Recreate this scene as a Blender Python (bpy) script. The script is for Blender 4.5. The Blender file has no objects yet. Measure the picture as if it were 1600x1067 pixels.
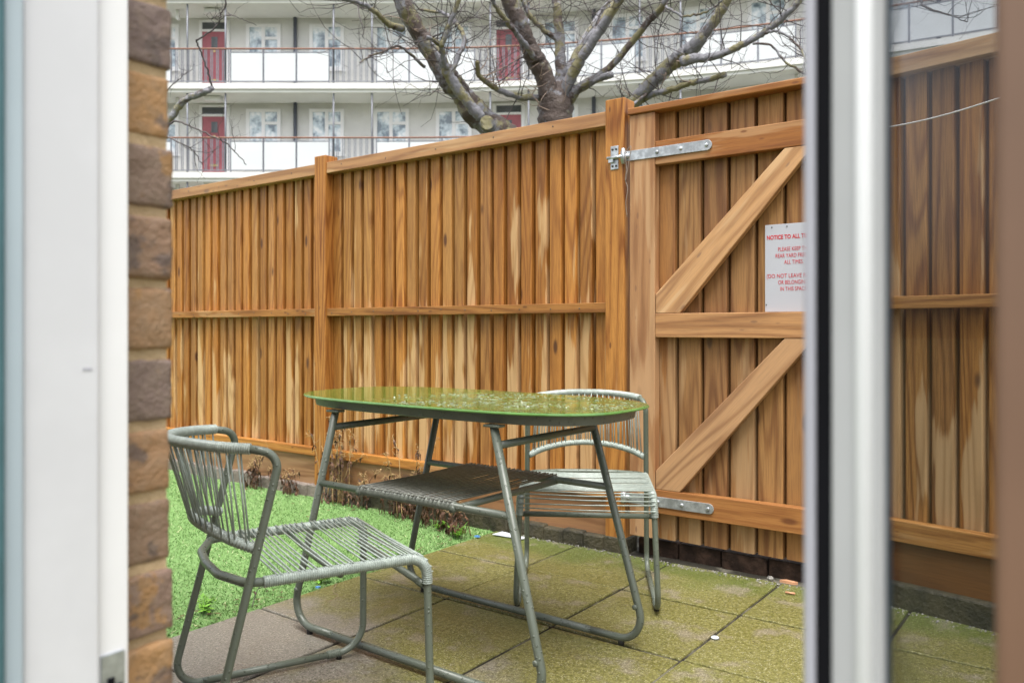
import bpy, math, random
import numpy as np
from mathutils import Vector, Matrix
random.seed(7); RNG = np.random.default_rng(7)
scene = bpy.context.scene
COL = scene.collection
PI = math.pi
# ------------------------------------------------------------------ frame of the yard
EYE = .97                     # eye height
YAW = .6387                   # the fence and the house wall run along u, v points away from the house
DU = (math.cos(YAW), -math.sin(YAW)); DV = (math.sin(YAW), math.cos(YAW))
FD = 3.092                    # distance from the camera foot to the fence line
def W(u, v, z=0.0): return Vector((u*DU[0]+v*DV[0], u*DU[1]+v*DV[1], z))

# ------------------------------------------------------------------ mesh builder
def unit(a): return a/ (np.linalg.norm(a)+1e-12)
def fillet(pts, rads, n=8):
    pts = [np.array(p, float) for p in pts]; out = [pts[0]]
    for i in range(1, len(pts)-1):
        r = rads[i-1] if isinstance(rads, (list, tuple)) else rads
        p, a, b = pts[i], unit(pts[i-1]-pts[i]), unit(pts[i+1]-pts[i])
        ang = math.acos(max(-1, min(1, float(a@b))))
        if r <= 0 or ang > PI-.02: out.append(p); continue
        d = r/math.tan(ang/2); c = p + unit(a+b)*(r/math.sin(ang/2))
        s, e = p+a*d-c, p+b*d-c; tot = PI-ang
        for k in range(n+1):
            t = k/n; out.append(c + (math.sin((1-t)*tot)*s + math.sin(t*tot)*e)/math.sin(tot))
    out.append(pts[-1]); return np.array(out)
def catmull(pts, n=8):
    P = [np.array(p, float) for p in pts]; P = [2*P[0]-P[1]]+P+[2*P[-1]-P[-2]]; out = []
    for i in range(1, len(P)-2):
        for k in range(n):
            t = k/n
            out.append(.5*((2*P[i])+(-P[i-1]+P[i+1])*t+(2*P[i-1]-5*P[i]+4*P[i+1]-P[i+2])*t*t+(-P[i-1]+3*P[i]-3*P[i+1]+P[i+2])*t**3))
    out.append(P[-2]); return np.array(out)
def resample(path, step):
    path = np.array(path, float); d = np.r_[0, np.cumsum(np.linalg.norm(np.diff(path, axis=0), axis=1))]
    n = max(2, int(d[-1]/step)); s = np.linspace(0, d[-1], n+1)
    return np.stack([np.interp(s, d, path[:, k]) for k in range(3)], 1)
def at_frac(path, t):
    path = np.array(path, float); d = np.r_[0, np.cumsum(np.linalg.norm(np.diff(path, axis=0), axis=1))]
    return np.array([np.interp(t*d[-1], d, path[:, k]) for k in range(3)])

class MB:
    def __init__(s): s.v = []; s.f = []; s.b = []; s.sm = []
    def add(s, vs, fs, bid=None, smooth=False):
        o = len(s.v); bid = random.random() if bid is None else bid
        s.v += [tuple(map(float, p)) for p in vs]; s.b += [bid]*len(vs)
        s.f += [tuple(o+i for i in f) for f in fs]; s.sm += [smooth]*len(fs); return s
    def box(s, x0, x1, y0, y1, z0, z1, bid=None):
        vs = [(x, y, z) for z in (z0, z1) for y in (y0, y1) for x in (x0, x1)]
        return s.add(vs, [(0,2,3,1),(4,5,7,6),(0,1,5,4),(2,6,7,3),(0,4,6,2),(1,3,7,5)], bid)
    def prism(s, poly, lo, hi, axis='y', bid=None):
        n = len(poly)
        area = sum(poly[i][0]*poly[(i+1)%n][1]-poly[(i+1)%n][0]*poly[i][1] for i in range(n))
        if area < 0: poly = poly[::-1]
        def P(a, b, c): return {'y': (a, c, b), 'z': (a, b, c), 'x': (c, a, b)}[axis]
        vs = [P(a, b, lo) for a, b in poly]+[P(a, b, hi) for a, b in poly]
        bot = tuple(range(n)); top = tuple(range(n, 2*n)); side = [(i, (i+1) % n, n+(i+1) % n, n+i) for i in range(n)]
        fs = [bot[::-1], top]+side
        if axis == 'y': fs = [f[::-1] for f in fs]
        return s.add(vs, fs, bid)
    def tube(s, path, r, seg=10, bid=None, ridge=None, caps=True, noise=0):
        path = np.array(path, float)
        if ridge: path = resample(path, ridge[0]/4)
        n = len(path); rr = np.full(n, r, float) if np.isscalar(r) else np.array(r, float)
        if ridge: rr = rr - ridge[1]*(np.abs(np.sin(np.arange(n)*PI/4 + .4)) < .5)
        T = np.gradient(path, axis=0); T /= np.linalg.norm(T, axis=1)[:, None]+1e-12
        ref = np.array([0, 0, 1.]) if abs(T[0][2]) < .9 else np.array([1., 0, 0])
        N = unit(np.cross(T[0], ref)); vs = []
        for i in range(n):
            N = unit(N - T[i]*(N@T[i])); B = np.cross(T[i], N)
            for k in range(seg):
                a = 2*PI*k/seg; q = rr[i]
                if noise: q *= 1+noise*random.uniform(-1, 1)
                vs.append(path[i]+q*(math.cos(a)*N+math.sin(a)*B))
        fs = [(i*seg+k, i*seg+(k+1) % seg, (i+1)*seg+(k+1) % seg, (i+1)*seg+k) for i in range(n-1) for k in range(seg)]
        if caps: fs += [tuple(range(seg))[::-1], tuple((n-1)*seg+k for k in range(seg))]
        return s.add(vs, fs, bid, True)
    def disc(s, c, axis, r, h, seg=14, bid=None):
        c = np.array(c, float); a = np.array(axis, float)
        return s.tube([c, c+a*h*.7, c+a*h], [r, r, r*.7], seg, bid)
    def build(s, name, mat, parent=None, base=(0, 0, 0), bevel=0, uvframe=None):
        me = bpy.data.meshes.new(name)
        vs = np.array(s.v)-np.array(base)
        me.from_pydata([tuple(p) for p in vs], [], s.f); 
        at = me.attributes.new('bid', 'FLOAT', 'POINT'); at.data.foreach_set('value', np.array(s.b, dtype=np.float32))
        me.polygons.foreach_set('use_smooth', np.array(s.sm, dtype=bool)); me.update()
        me.materials.append(mat)
        o = bpy.data.objects.new(name, me); COL.objects.link(o)
        if parent: o.parent = parent
        if bevel:
            m = o.modifiers.new('edge', 'BEVEL'); m.width = bevel; m.segments = 2; m.limit_method = 'ANGLE'; m.angle_limit = .6
        return o
def tag(o, label=None, cat=None, group=None, kind=None):
    if label: o['label'] = label
    if cat: o['category'] = cat
    if group: o['group'] = group
    if kind: o['kind'] = kind
    return o
def thing(name, label, cat, loc=(0, 0, 0), rz=0, group=None):
    o = bpy.data.objects.new(name, None); COL.objects.link(o); o.empty_display_size = .1
    o.location = loc; o.rotation_euler = (0, 0, rz); return tag(o, label, cat, group)
class UV:                      # a thing whose parts are given in (u, v, z) of the yard
    def __init__(s, name, label, cat, base, group=None):
        s.base = base; s.o = thing(name, label, cat, W(*base), -YAW, group)
    def part(s, name, mb, mat, bevel=0, parent=None, label=None):
        p = mb.build(name, mat, parent or s.o, s.base, bevel)
        if label: p['label'] = label
        return p
def uvsolo(name, mb, mat, base, bevel=0):
    o = mb.build(name, mat, None, base, bevel); o.location = W(*base); o.rotation_euler = (0, 0, -YAW); return o
def copy_tree(o, parent=None):
    c = o.copy(); COL.objects.link(c); c.parent = parent
    for ch in [x for x in COL.objects if x.parent == o]: copy_tree(ch, c)
    return c

# ------------------------------------------------------------------ materials
class Mat:
    def __init__(s, name, rough=.6, col=(.5, .5, .5)):
        s.m = bpy.data.materials.new(name); s.m.use_nodes = True; s.t = s.m.node_tree; s.t.nodes.clear()
        s.out = s.t.nodes.new('ShaderNodeOutputMaterial'); s.b = s.t.nodes.new('ShaderNodeBsdfPrincipled')
        s.t.links.new(s.b.outputs[0], s.out.inputs[0]); s.set(Roughness=rough); s.b.inputs['Base Color'].default_value = (*col, 1)
    def lk(s, a, sock):
        if hasattr(a, 'is_output') or isinstance(a, bpy.types.NodeSocket): s.t.links.new(a, sock)
        else:
            if isinstance(a, tuple) and len(a) == 3 and sock.type == 'RGBA': a = (*a, 1)
            sock.default_value = a
    def set(s, **k):
        for n, x in k.items(): s.lk(x, s.b.inputs[n.replace('_', ' ')])
        return s
    def n(s, typ, props=None, **ins):
        nd = s.t.nodes.new('ShaderNode'+typ)
        for a, x in (props or {}).items(): setattr(nd, a, x)
        for a, x in ins.items():
            s.lk(x, nd.inputs[int(a[1:])] if a[0] == 'i' and a[1:].isdigit() else nd.inputs[a.replace('_', ' ')])
        return nd
    def math(s, op, a, b=0.0, c=0.0, clamp=False): return s.n('Math', dict(operation=op, use_clamp=clamp), i0=a, i1=b, i2=c).outputs[0]
    def obj(s): 
        sp = s.n('SeparateXYZ', i0=s.n('TexCoord').outputs['Object']); return sp.outputs[0], sp.outputs[1], sp.outputs[2]
    def vec(s, x, y, z): return s.n('CombineXYZ', i0=x, i1=y, i2=z).outputs[0]
    def noise(s, v, scale=5., detail=3., rough=.55, dist=0.): return s.n('TexNoise', Vector=v, Scale=scale, Detail=detail, Roughness=rough, Distortion=dist).outputs[0]
    def noisec(s, v, scale=5., detail=3., rough=.55): return s.n('TexNoise', Vector=v, Scale=scale, Detail=detail, Roughness=rough).outputs[1]
    def vor(s, v, scale=5., feat='F1'):
        return s.n('TexVoronoi', dict(feature=feat), Vector=v, Scale=scale)
    def ramp(s, f, *stops, interp='LINEAR'):
        r = s.n('ValToRGB', i0=f); e = r.color_ramp; e.interpolation = interp
        while len(e.elements) < len(stops): e.elements.new(.5)
        for el, (p, c) in zip(e.elements, stops):
            el.position = p; el.color = (*c, 1) if isinstance(c, tuple) else (c, c, c, 1)
        return r.outputs[0]
    def sm(s, f, lo, hi, a=0., b=1.):
        return s.n('MapRange', dict(interpolation_type='SMOOTHSTEP'), Value=f, i1=lo, i2=hi, i3=a, i4=b).outputs[0]
    def mix(s, f, a, b, mode='MIX'):
        nd = s.t.nodes.new('ShaderNodeMix'); nd.data_type = 'RGBA'; nd.blend_type = mode
        s.lk(f, nd.inputs[0]); s.lk(a, nd.inputs[6]); s.lk(b, nd.inputs[7]); return nd.outputs[2]
    def bump(s, h, strength=.3, dist=.01):
        s.set(Normal=s.n('Bump', Strength=strength, Distance=dist, Height=h).outputs[0]); return s
    def attr(s, name='bid'): return s.n('Attribute', dict(attribute_name=name)).outputs['Fac']

def wood(name, grain='z', tint=1.0, pale=.6, dark=0.0, knot=1.0, wet=.42, red=0.0, ringk=55, grey=0., ra=1., var=.5):
    m = Mat(name); x, y, z = m.obj(); bid = m.attr()
    g, a, b = (z, x, y) if grain == 'z' else (x, z, y)
    bo = m.math('MULTIPLY', bid, 37.0)
    v = m.vec(m.math('MULTIPLY_ADD', a, 7.0, bo), m.math('MULTIPLY', b, 7.0), m.math('MULTIPLY_ADD', g, .55, m.math('MULTIPLY', bid, 91.)))
    N = m.noise(v, 1.0, 1.6, .45)
    ring = m.math('SINE', m.math('MULTIPLY', N, float(ringk)))
    ring = m.math('POWER', m.math('MULTIPLY_ADD', ring, .5, .5), 2.2)
    fv = m.vec(m.math('MULTIPLY_ADD', a, 260., bo), m.math('MULTIPLY', b, 260.), m.math('MULTIPLY', g, 9.))
    fine = m.noise(fv, 1.0, 3., .6)
    tone = m.noise(m.vec(m.math('MULTIPLY_ADD', a, 5., bo), b, m.math('MULTIPLY_ADD', g, 1.4, bo)), 1.0, 3., .6)
    base = m.ramp(m.math('FRACT', m.math('MULTIPLY', bid, 7.13)), (0, (.35, .140, .028)), (.3, (.45, .205, .048)), (.55, (.40, .165, .032)), (.75, (.36, .170, .050)), (1., (.46, .225, .060)))
    late = m.mix(1., base, (.46, .33, .24), 'MULTIPLY')
    c = m.mix(m.math('MULTIPLY', ring, m.sm(tone, .3, .7, .3*ra, min(1., .85*ra))), base, late)
    c = m.mix(m.sm(tone, .52, .82, 0., .3), c, m.mix(1., c, (.60, .46, .34), 'MULTIPLY'))
    c = m.mix(m.sm(fine, .42, .62, 0., .6), c, m.mix(1., c, (.55, .5, .45), 'MULTIPLY'))
    bv = m.math('MULTIPLY_ADD', m.math('FRACT', m.math('MULTIPLY', bid, 29.3)), .42*var, 1.-.26*var); c = m.mix(1., c, m.n('CombineXYZ', i0=bv, i1=bv, i2=bv).outputs[0], 'MULTIPLY')
    # dried pale streaks with ragged upright outlines
    p1 = m.noise(m.vec(m.math('MULTIPLY_ADD', a, 14., bo), m.math('MULTIPLY', b, 6.), m.math('MULTIPLY_ADD', g, 1.5, m.math('MULTIPLY', bid, 53.))), 1., 3.2, .55)
    sel = m.sm(m.math('FRACT', m.math('MULTIPLY', bid, 13.7)), .30, .70)
    low = m.sm(g, 1.35, .55, 0., .16) if grain == 'z' else 0.06
    pm = m.sm(m.math('ADD', p1, m.math('MULTIPLY_ADD', sel, .16, m.math('SUBTRACT', low, .135))), .59, .66, 0., pale)
    c = m.mix(pm, c, m.mix(m.math('MULTIPLY', ring, .6), (.60, .40, .205), (.42, .245, .10)))
    # knots
    kv = m.vec(m.math('MULTIPLY_ADD', a, 11., m.math('MULTIPLY', bid, 19.)), m.math('MULTIPLY', b, 3.), m.math('MULTIPLY_ADD', g, 4.2, m.math('MULTIPLY', bid, 71.)))
    vo = m.vor(kv, 1.0); kd = vo.outputs['Distance']; ksel = m.math('GREATER_THAN', m.n('SeparateColor', i0=vo.outputs['Color']).outputs[0], .62)
    km = m.math('MULTIPLY', m.sm(kd, .20, .08, 0., .92*knot), ksel)
    c = m.mix(km, c, (.075, .026, .010))
    vo2 = m.vor(m.vec(m.math('MULTIPLY_ADD', a, 26., m.math('MULTIPLY', bid, 47.)), m.math('MULTIPLY', b, 5.), m.math('MULTIPLY_ADD', g, 9., m.math('MULTIPLY', bid, 33.))), 1.)
    k2 = m.math('MULTIPLY', m.sm(vo2.outputs['Distance'], .17, .08, 0., .8), m.math('GREATER_THAN', m.n('SeparateColor', i0=vo2.outputs['Color']).outputs[1], .66))
    c = m.mix(k2, c, (.10, .035, .012))
    if dark: c = m.mix(dark, c, (.05, .03, .018))
    if red: c = m.mix(red, c, (.34, .12, .045))
    if grey: c = m.mix(grey, c, m.mix(m.math('MULTIPLY', ring, .7), (.40, .27, .17), (.25, .15, .085)))
    c = m.mix(1., c, (tint, tint, tint), 'MULTIPLY')
    m.set(Base_Color=c, Roughness=m.math('ADD', m.math('MULTIPLY', pm, .3), m.sm(tone, .3, .8, wet+.12, wet)))
    m.b.inputs['Specular IOR Level'].default_value = .35
    h = m.math('ADD', m.math('MULTIPLY', ring, .5), m.math('MULTIPLY', fine, .6))
    m.bump(h, .25, .002); return m.m
M = {}
M['board'] = wood('board_wood', 'z', 1.04, .62, ra=.9, var=1., ringk=85)
M['board_near'] = wood('near_board_wood', 'z', .86, .75, ra=1.6, ringk=75)
M['gate_board'] = wood('gate_board_wood', 'z', .80, .5, wet=.5, ra=1.35, ringk=70, grey=.2)
M['rail'] = wood('rail_wood', 'x', 1.0, .35)
M['cap'] = wood('cap_rail_wood', 'x', 1.05, .45, grey=.40)
M['post'] = wood('post_wood', 'z', 1.1, .3, knot=.3, ringk=90, ra=1.3)
M['stile'] = wood('stile_wood', 'z', 1.0, .5, red=.22, grey=.3, knot=.3)
M['brace'] = wood('brace_wood', 'x', 1.2, .5, grey=.45, wet=.5)
M['mid_ledge'] = wood('mid_ledge_wood', 'x', 1.25, .6, grey=.25, wet=.5)
M['ledge'] = wood('ledge_wood', 'x', .9, .45, red=.25)
M['gravel_board'] = wood('gravel_board_wood', 'x', .80, .3, red=.2, grey=.4)
M['gravel_board_dark'] = wood('wet_gravel_board_wood', 'x', .6, .1, red=.2, dark=.4)

def simple(name, col, rough=.5, metal=0., spec=.5, bumps=None, var=None):
    m = Mat(name, rough, col)
    x, y, z = m.obj(); v = m.vec(x, y, z)
    sc, amt = var or (14., .12)
    n = m.noise(v, sc, 4.)
    m.set(Base_Color=m.mix(m.sm(n, .35, .7, 0., 1.), tuple(c*(1-amt) for c in col), tuple(min(1, c*(1+amt)) for c in col)), Metallic=metal)
    m.b.inputs['Specular IOR Level'].default_value = spec
    if bumps: m.bump(m.noise(v, bumps[0], 4.), bumps[1], bumps[2])
    return m.m
def wet_metal(name, col, rough=.38):
    m = Mat(name, rough); x, y, z = m.obj(); v = m.vec(x, y, z)
    d = m.vor(v, 95.); dd = m.sm(d.outputs['Distance'], .34, .16); pick = m.math('GREATER_THAN', m.n('SeparateColor', i0=d.outputs['Color']).outputs[0], .62)
    dd = m.math('MULTIPLY', dd, pick)
    n = m.noise(v, 30., 3.)
    m.set(Base_Color=m.mix(n, tuple(c*.82 for c in col), tuple(c*1.15 for c in col)), Roughness=m.math('MULTIPLY_ADD', dd, -.28, rough))
    m.bump(m.math('ADD', dd, m.math('MULTIPLY', n, .05)), .8, .002); return m.m
M['tube'] = wet_metal('olive_grey_metal', (.118, .138, .108))
M['table_tube'] = wet_metal('olive_dark_metal', (.098, .114, .09))
M['cord'] = simple('grey_green_cord', (.30, .345, .31), .3, var=(60., .15))
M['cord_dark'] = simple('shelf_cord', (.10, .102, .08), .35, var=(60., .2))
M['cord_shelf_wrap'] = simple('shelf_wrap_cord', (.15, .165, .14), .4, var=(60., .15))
M['rubber'] = simple('black_rubber', (.02, .02, .02), .6)
M['apron'] = wet_metal('grey_tray', (.13, .138, .125), .42)
M['galv'] = simple('galvanised_steel', (.50, .53, .55), .38, .75, var=(40., .25))
M['dark_steel'] = simple('dark_bolt', (.10, .10, .10), .4, .8)
M['white_frame'] = simple('white_frame_paint', (.82, .82, .83), .35, var=(3., .03))
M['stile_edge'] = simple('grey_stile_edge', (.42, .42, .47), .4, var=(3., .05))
M['moulding'] = simple('highlight_moulding', (.82, .83, .84), .3, var=(3., .05))  # paler than the stile: the highlight of its rounded profile, put into the colour
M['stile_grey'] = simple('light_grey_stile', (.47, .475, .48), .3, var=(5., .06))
M['grey_shaded_frame'] = simple('grey_shaded_frame_paint', (.66, .665, .69), .4, var=(6., .05), bumps=(3., .05, .01))  # white paint greyed to put the room's shade on the inner jamb
M['gasket'] = simple('black_gasket', (.006, .006, .008), .8, spec=.1)
M['blue_gasket'] = simple('blue_grey_bead', (.02, .035, .05), .5)
M['wall_blue'] = simple('blue_grey_paint', (.42, .50, .55), .6, var=(2., .08))
M['teal_trim'] = simple('teal_paint', (.06, .14, .16), .5)
M['brown_door'] = simple('brown_painted_wood', (.15, .083, .05), .55, var=(4., .12))
M['sign_white'] = simple('sign_plastic', (.43, .44, .48), .4, var=(3., .03))
M['sign_red'] = simple('sign_red_ink', (.50, .035, .045), .5)
M['concrete_dark'] = None
M['line_white'] = simple('white_cord', (.8, .8, .78), .5)
M['wire'] = simple('rusty_wire', (.25, .20, .16), .5)

m = Mat('glass_top', .03); x, y, z = m.obj(); v = m.vec(x, y, z)
big = m.noise(m.vec(m.math('MULTIPLY', x, .8), y, 0.), 7., 3.); fn = m.noise(v, 55., 3., .6)
zone = m.sm(x, -.20, .05, 0., 1.)
wm = m.math('MULTIPLY', m.math('MULTIPLY', m.sm(big, .44, .50), m.sm(fn, .45, .5)), zone)
m.set(Base_Color=m.mix(m.noise(v, 3., 3.), (.115, .165, .026), (.155, .205, .038)), Roughness=m.math('MULTIPLY_ADD', wm, .12, .03))
m.b.inputs['IOR'].default_value = 1.5
m.bump(m.math('MULTIPLY', wm, m.math('ADD', .4, m.noise(v, 140., 2.))), 1., .02); M['glass_top'] = m.m
M['drops'] = simple('water_drops', (.15, .175, .085), .02, spec=1., var=(30., .3))
M['glass_edge'] = simple('green_glass_edge', (.10, .21, .055), .12)
# pane of the door
m = Mat('clear_pane', .02, (.95, .97, .97)); t = m.t
gl = m.n('BsdfGlossy', Roughness=.02); tr = m.n('BsdfTransparent', Color=(.70, .71, .725)); fr = m.n('Fresnel', IOR=1.45)
mx = m.n('MixShader', i0=m.math('MULTIPLY', fr.outputs[0], .5)); t.links.new(tr.outputs[0], mx.inputs[1]); t.links.new(gl.outputs[0], mx.inputs[2]); t.links.new(mx.outputs[0], m.out.inputs[0])
M['pane'] = m.m

# paving
m = Mat('paving_slabs', .4); x, y, z = m.obj(); bid = m.attr(); v = m.vec(x, y, z)
n1 = m.noise(v, 1.7, 5., .6); n2 = m.noise(v, 6., 5., .65); n3 = m.noise(v, 160., 2., .6); n4 = m.noise(v, 75., 3., .6)
mg = m.math('ADD', m.math('MULTIPLY', m.sm(y, 1.45, 2.5), .32), m.math('MULTIPLY', m.sm(x, -1.8, -1.0), .17))
mm = m.math('ADD', m.math('MULTIPLY_ADD', n2, .38, m.math('MULTIPLY', n1, .62)), m.math('SUBTRACT', mg, .055))
moss = m.sm(m.math('ADD', mm, m.math('MULTIPLY_ADD', bid, .10, -.05)), .44, .60)
stone = m.mix(n4, (.12, .11, .092), (.31, .285, .245)); stone = m.mix(m.math('MULTIPLY', bid, .3), stone, (.15, .12, .09))
mosc = m.mix(m.sm(n4, .3, .7), m.mix(n1, (.074, .078, .008), (.145, .138, .022)), (.215, .20, .062))
mosc = m.mix(m.sm(m.math('ADD', n1, m.math('MULTIPLY', m.sm(y, 2.6, 3.05), .30)), .60, .82, 0., .75), mosc, (.075, .115, .008))
mosc = m.mix(m.sm(n2, .52, .68, 0., .75), mosc, (.24, .205, .15))
c = m.mix(m.math('MULTIPLY', moss, .93), stone, mosc)
sp = m.vor(v, 210.); spk = m.math('MULTIPLY', m.sm(sp.outputs['Distance'], .38, .2), m.math('GREATER_THAN', m.n('SeparateColor', i0=sp.outputs['Color']).outputs[1], .70))
c = m.mix(m.math('MULTIPLY', spk, .6), c, (.62, .59, .46)); c = m.mix(m.sm(n3, .45, .62, 0., .7), c, m.mix(1., c, (.42, .42, .36), 'MULTIPLY'))
wetm = m.sm(m.noise(v, 2.4, 3.), .45, .62)
m.set(Base_Color=c, Roughness=m.math('ADD', m.math('MULTIPLY_ADD', wetm, -.20, .40), m.math('MULTIPLY', moss, .12)))
m.bump(m.math('ADD', n3, m.math('MULTIPLY', n4, .8)), .6, .004); M['paving'] = m.m
m = Mat('joint_sand', .85); x, y, z = m.obj(); v = m.vec(x, y, z)
m.set(Base_Color=m.mix(m.sm(m.noise(v, 5., 4.), .5, .64), (.018, .015, .008), (.13, .12, .09))); m.bump(m.noise(v, 120., 3.), .5, .006); M['joint'] = m.m
m = Mat('soil', .9); x, y, z = m.obj(); v = m.vec(x, y, z)
m.set(Base_Color=m.mix(m.noise(v, 9., 5.), (.04, .05, .02), (.09, .10, .04))); m.bump(m.noise(v, 40., 4.), .6, .02); M['soil'] = m.m
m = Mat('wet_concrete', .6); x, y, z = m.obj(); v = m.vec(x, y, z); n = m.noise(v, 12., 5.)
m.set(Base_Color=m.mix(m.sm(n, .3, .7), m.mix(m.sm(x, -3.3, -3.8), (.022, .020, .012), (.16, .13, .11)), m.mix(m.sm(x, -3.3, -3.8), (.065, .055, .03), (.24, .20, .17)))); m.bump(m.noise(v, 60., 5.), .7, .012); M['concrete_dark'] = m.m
m = Mat('turf', .7); bid = m.attr(); x, y, z = m.obj(); n = m.noise(m.vec(x, y, 0.), 2.2, 4.)
c = m.ramp(bid, (0, (.085, .18, .04)), (.5, (.14, .265, .072)), (.85, (.27, .40, .16)), (1., (.42, .45, .24)))
c = m.mix(m.sm(n, .42, .68, 0., .6), c, m.mix(1., c, (1.25, 1.2, 1.35), 'MULTIPLY')); m.set(Base_Color=c); m.b.inputs['Specular IOR Level'].default_value = .35; M['turf'] = m.m
m = Mat('turf_base', .85); x, y, z = m.obj(); v = m.vec(x, y, z); m.set(Base_Color=m.mix(m.noise(v, 60., 4.), (.10, .20, .055), (.18, .31, .10))); M['turf_base'] = m.m
# bricks
m = Mat('stock_brick', .75); x, y, z = m.obj(); bid = m.attr(); v = m.vec(x, y, z); vb = m.n('VectorMath', i0=v, i1=m.vec(m.math('MULTIPLY', bid, 9.), bid, bid)).outputs[0]
c = m.ramp(bid, (0, (.19, .135, .11)), (.25, (.24, .155, .10)), (.5, (.40, .225, .095)), (.7, (.29, .17, .095)), (.85, (.18, .13, .115)), (1., (.37, .21, .10)))
c = m.mix(m.sm(m.noise(vb, 14., 5., .65), .56, .63, 0., .8), c, (.34, .185, .065)); c = m.mix(m.sm(m.noise(vb, 22., 4.), .58, .66, 0., .8), c, (.10, .075, .07))
c = m.mix(m.sm(m.noise(v, 60., 3.), .35, .7, 0., .3), c, (.26, .20, .14))
m.set(Base_Color=c); m.bump(m.math('ADD', m.noise(v, 35., 5., .65), m.math('MULTIPLY', m.noise(v, 160., 3.), .4)), .9, .006); M['brick'] = m.m
m = Mat('sand_mortar', .9); x, y, z = m.obj(); v = m.vec(x, y, z); m.set(Base_Color=m.mix(m.noise(v, 25., 4.), (.40, .28, .15), (.55, .41, .25))); m.bump(m.noise(v, 90., 4.), .8, .006); M['mortar'] = m.m
M['dark_brick'] = simple('dark_wet_brick', (.036, .021, .014), .8, spec=.2, var=(18., .5), bumps=(50., .6, .01))
# building
M['render'] = simple('grey_render', (.68, .675, .655), .85, var=(1.2, .08), bumps=(12., .2, .02))
M['slab_white'] = simple('white_slab_paint', (.70, .70, .68), .6, var=(1.5, .06))
M['soffit'] = simple('grey_soffit_paint', (.74, .74, .71), .8, var=(1., .05))
M['upvc'] = simple('white_window_frame', (.82, .82, .82), .35, var=(2., .03))
M['panel'] = simple('white_balcony_panel', (.60, .625, .64), .35, var=(.7, .04))
M['rail_steel'] = simple('grey_balcony_steel', (.20, .21, .24), .5, .3)
M['rail_brown'] = simple('brown_handrail', (.22, .10, .06), .5)
M['pipe'] = simple('dark_pipe', (.10, .11, .14), .5)
M['door_red'] = simple('red_door', (.36, .095, .115), .45, var=(3., .1))
M['brass'] = simple('brass', (.55, .42, .2), .35, .8)
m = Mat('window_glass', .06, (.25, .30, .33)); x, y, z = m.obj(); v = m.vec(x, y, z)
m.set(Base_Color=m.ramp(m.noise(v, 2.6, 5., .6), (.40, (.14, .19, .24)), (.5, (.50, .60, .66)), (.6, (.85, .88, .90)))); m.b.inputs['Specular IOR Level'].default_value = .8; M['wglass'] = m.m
M['dark_glass'] = simple('dark_transom_glass', (.10, .11, .12), .1)
# bark
m = Mat('plane_bark', .5); x, y, z = m.obj(); v = m.vec(x, y, z); n1 = m.noise(v, 4., 5., .62); n2 = m.noise(v, 9., 4., .6); thick = m.attr()
grey = m.mix(m.noise(v, 22., 4.), (.115, .112, .12), (.30, .30, .335))
c = m.mix(m.sm(n1, .48, .56), grey, m.mix(n2, (.14, .125, .055), (.27, .245, .125))); c = m.mix(m.sm(m.math('ADD', n2, thick), .60, .70), c, m.mix(n1, (.035, .022, .018), (.12, .085, .07)))
m.set(Base_Color=c); m.bump(m.math('ADD', m.noise(v, 14., 6., .7), m.math('MULTIPLY', m.math('MULTIPLY', thick, 3.), n1)), .8, .05); M['bark'] = m.m
M['twig'] = simple('dark_twig', (.055, .042, .042), .5, var=(6., .4))
M['twig_pale'] = simple('pale_twig', (.30, .22, .17), .5, var=(6., .3))
M['dead_leaf'] = simple('dead_leaf', (.10, .048, .025), .7, var=(30., .6))
M['dead_stem'] = simple('dead_stem', (.42, .28, .13), .7, var=(30., .3))
M['weed_green'] = simple('weed_leaf', (.16, .36, .035), .5, var=(30., .3))
M['grit'] = simple('grit', (.22, .21, .19), .7, var=(90., .6))
M['white_scrap'] = simple('white_scrap', (.62, .66, .72), .5)
M['blue_scrap'] = simple('blue_scrap', (.10, .28, .62), .4)
M['orange_scrap'] = simple('filter_paper', (.52, .27, .15), .6)

# ------------------------------------------------------------------ ground
g = MB(); g.box(-80, 80, -40, 80, -.6, -.05); tag(g.build('ground', M['soil']), kind='structure')
SU, SV, U0, V0 = .4545, .4611, -1.9249, 2.6582
pav = MB()
for i in range(-1, 9):
    for j in range(-1, 7):
        u0 = U0+i*SU; v1 = V0-(j)*SV; v0 = v1-SV
        if v1 < .3: continue
        v1c = min(v1, FD-.005)
        gp = .0055; dz = random.uniform(-.0025, .0025)
        pav.box(u0+gp, u0+SU-gp, v0+gp, v1c-gp, -.045, dz)
o = uvsolo('patio_paving', pav, M['paving'], (0, 0, 0), bevel=.004); tag(o, kind='structure')
jt = MB(); jt.box(U0-SU+.003, U0+9*SU, .05, FD+.3, -.05, -.006); o = uvsolo('paving_joints', jt, M['joint'], (0, 0, 0)); tag(o, kind='structure')
TE = U0-SU                                         # turf edge
tb = MB(); tb.box(-9, TE-.004, .5, FD+.02, -.05, -.008); o = uvsolo('turf_base', tb, M['turf_base'], (0, 0, 0)); tag(o, kind='structure')
N = 120000
uu = TE+.03-RNG.random(N)**1.35*4.8; vv = .55+RNG.random(N)*(FD-.58)
keep = (uu < TE-.004+.012*np.sin(vv*9)+.016*np.sin(vv*3.1+1)+.010*np.sin(vv*27+2)+.006*np.sin(vv*61)); uu, vv = uu[keep], vv[keep]; N = len(uu)
hh = RNG.uniform(.001, .011, N); an = RNG.uniform(0, 2*PI, N); ln = RNG.normal(0, .010, (N, 2)); wd = RNG.uniform(.0016, .003, N)
base = np.stack([uu, vv, np.full(N, -.009)], 1); side = np.stack([np.cos(an)*wd, np.sin(an)*wd, np.zeros(N)], 1)
tip = base+np.concatenate([ln, hh[:, None]+.004], 1)
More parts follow.
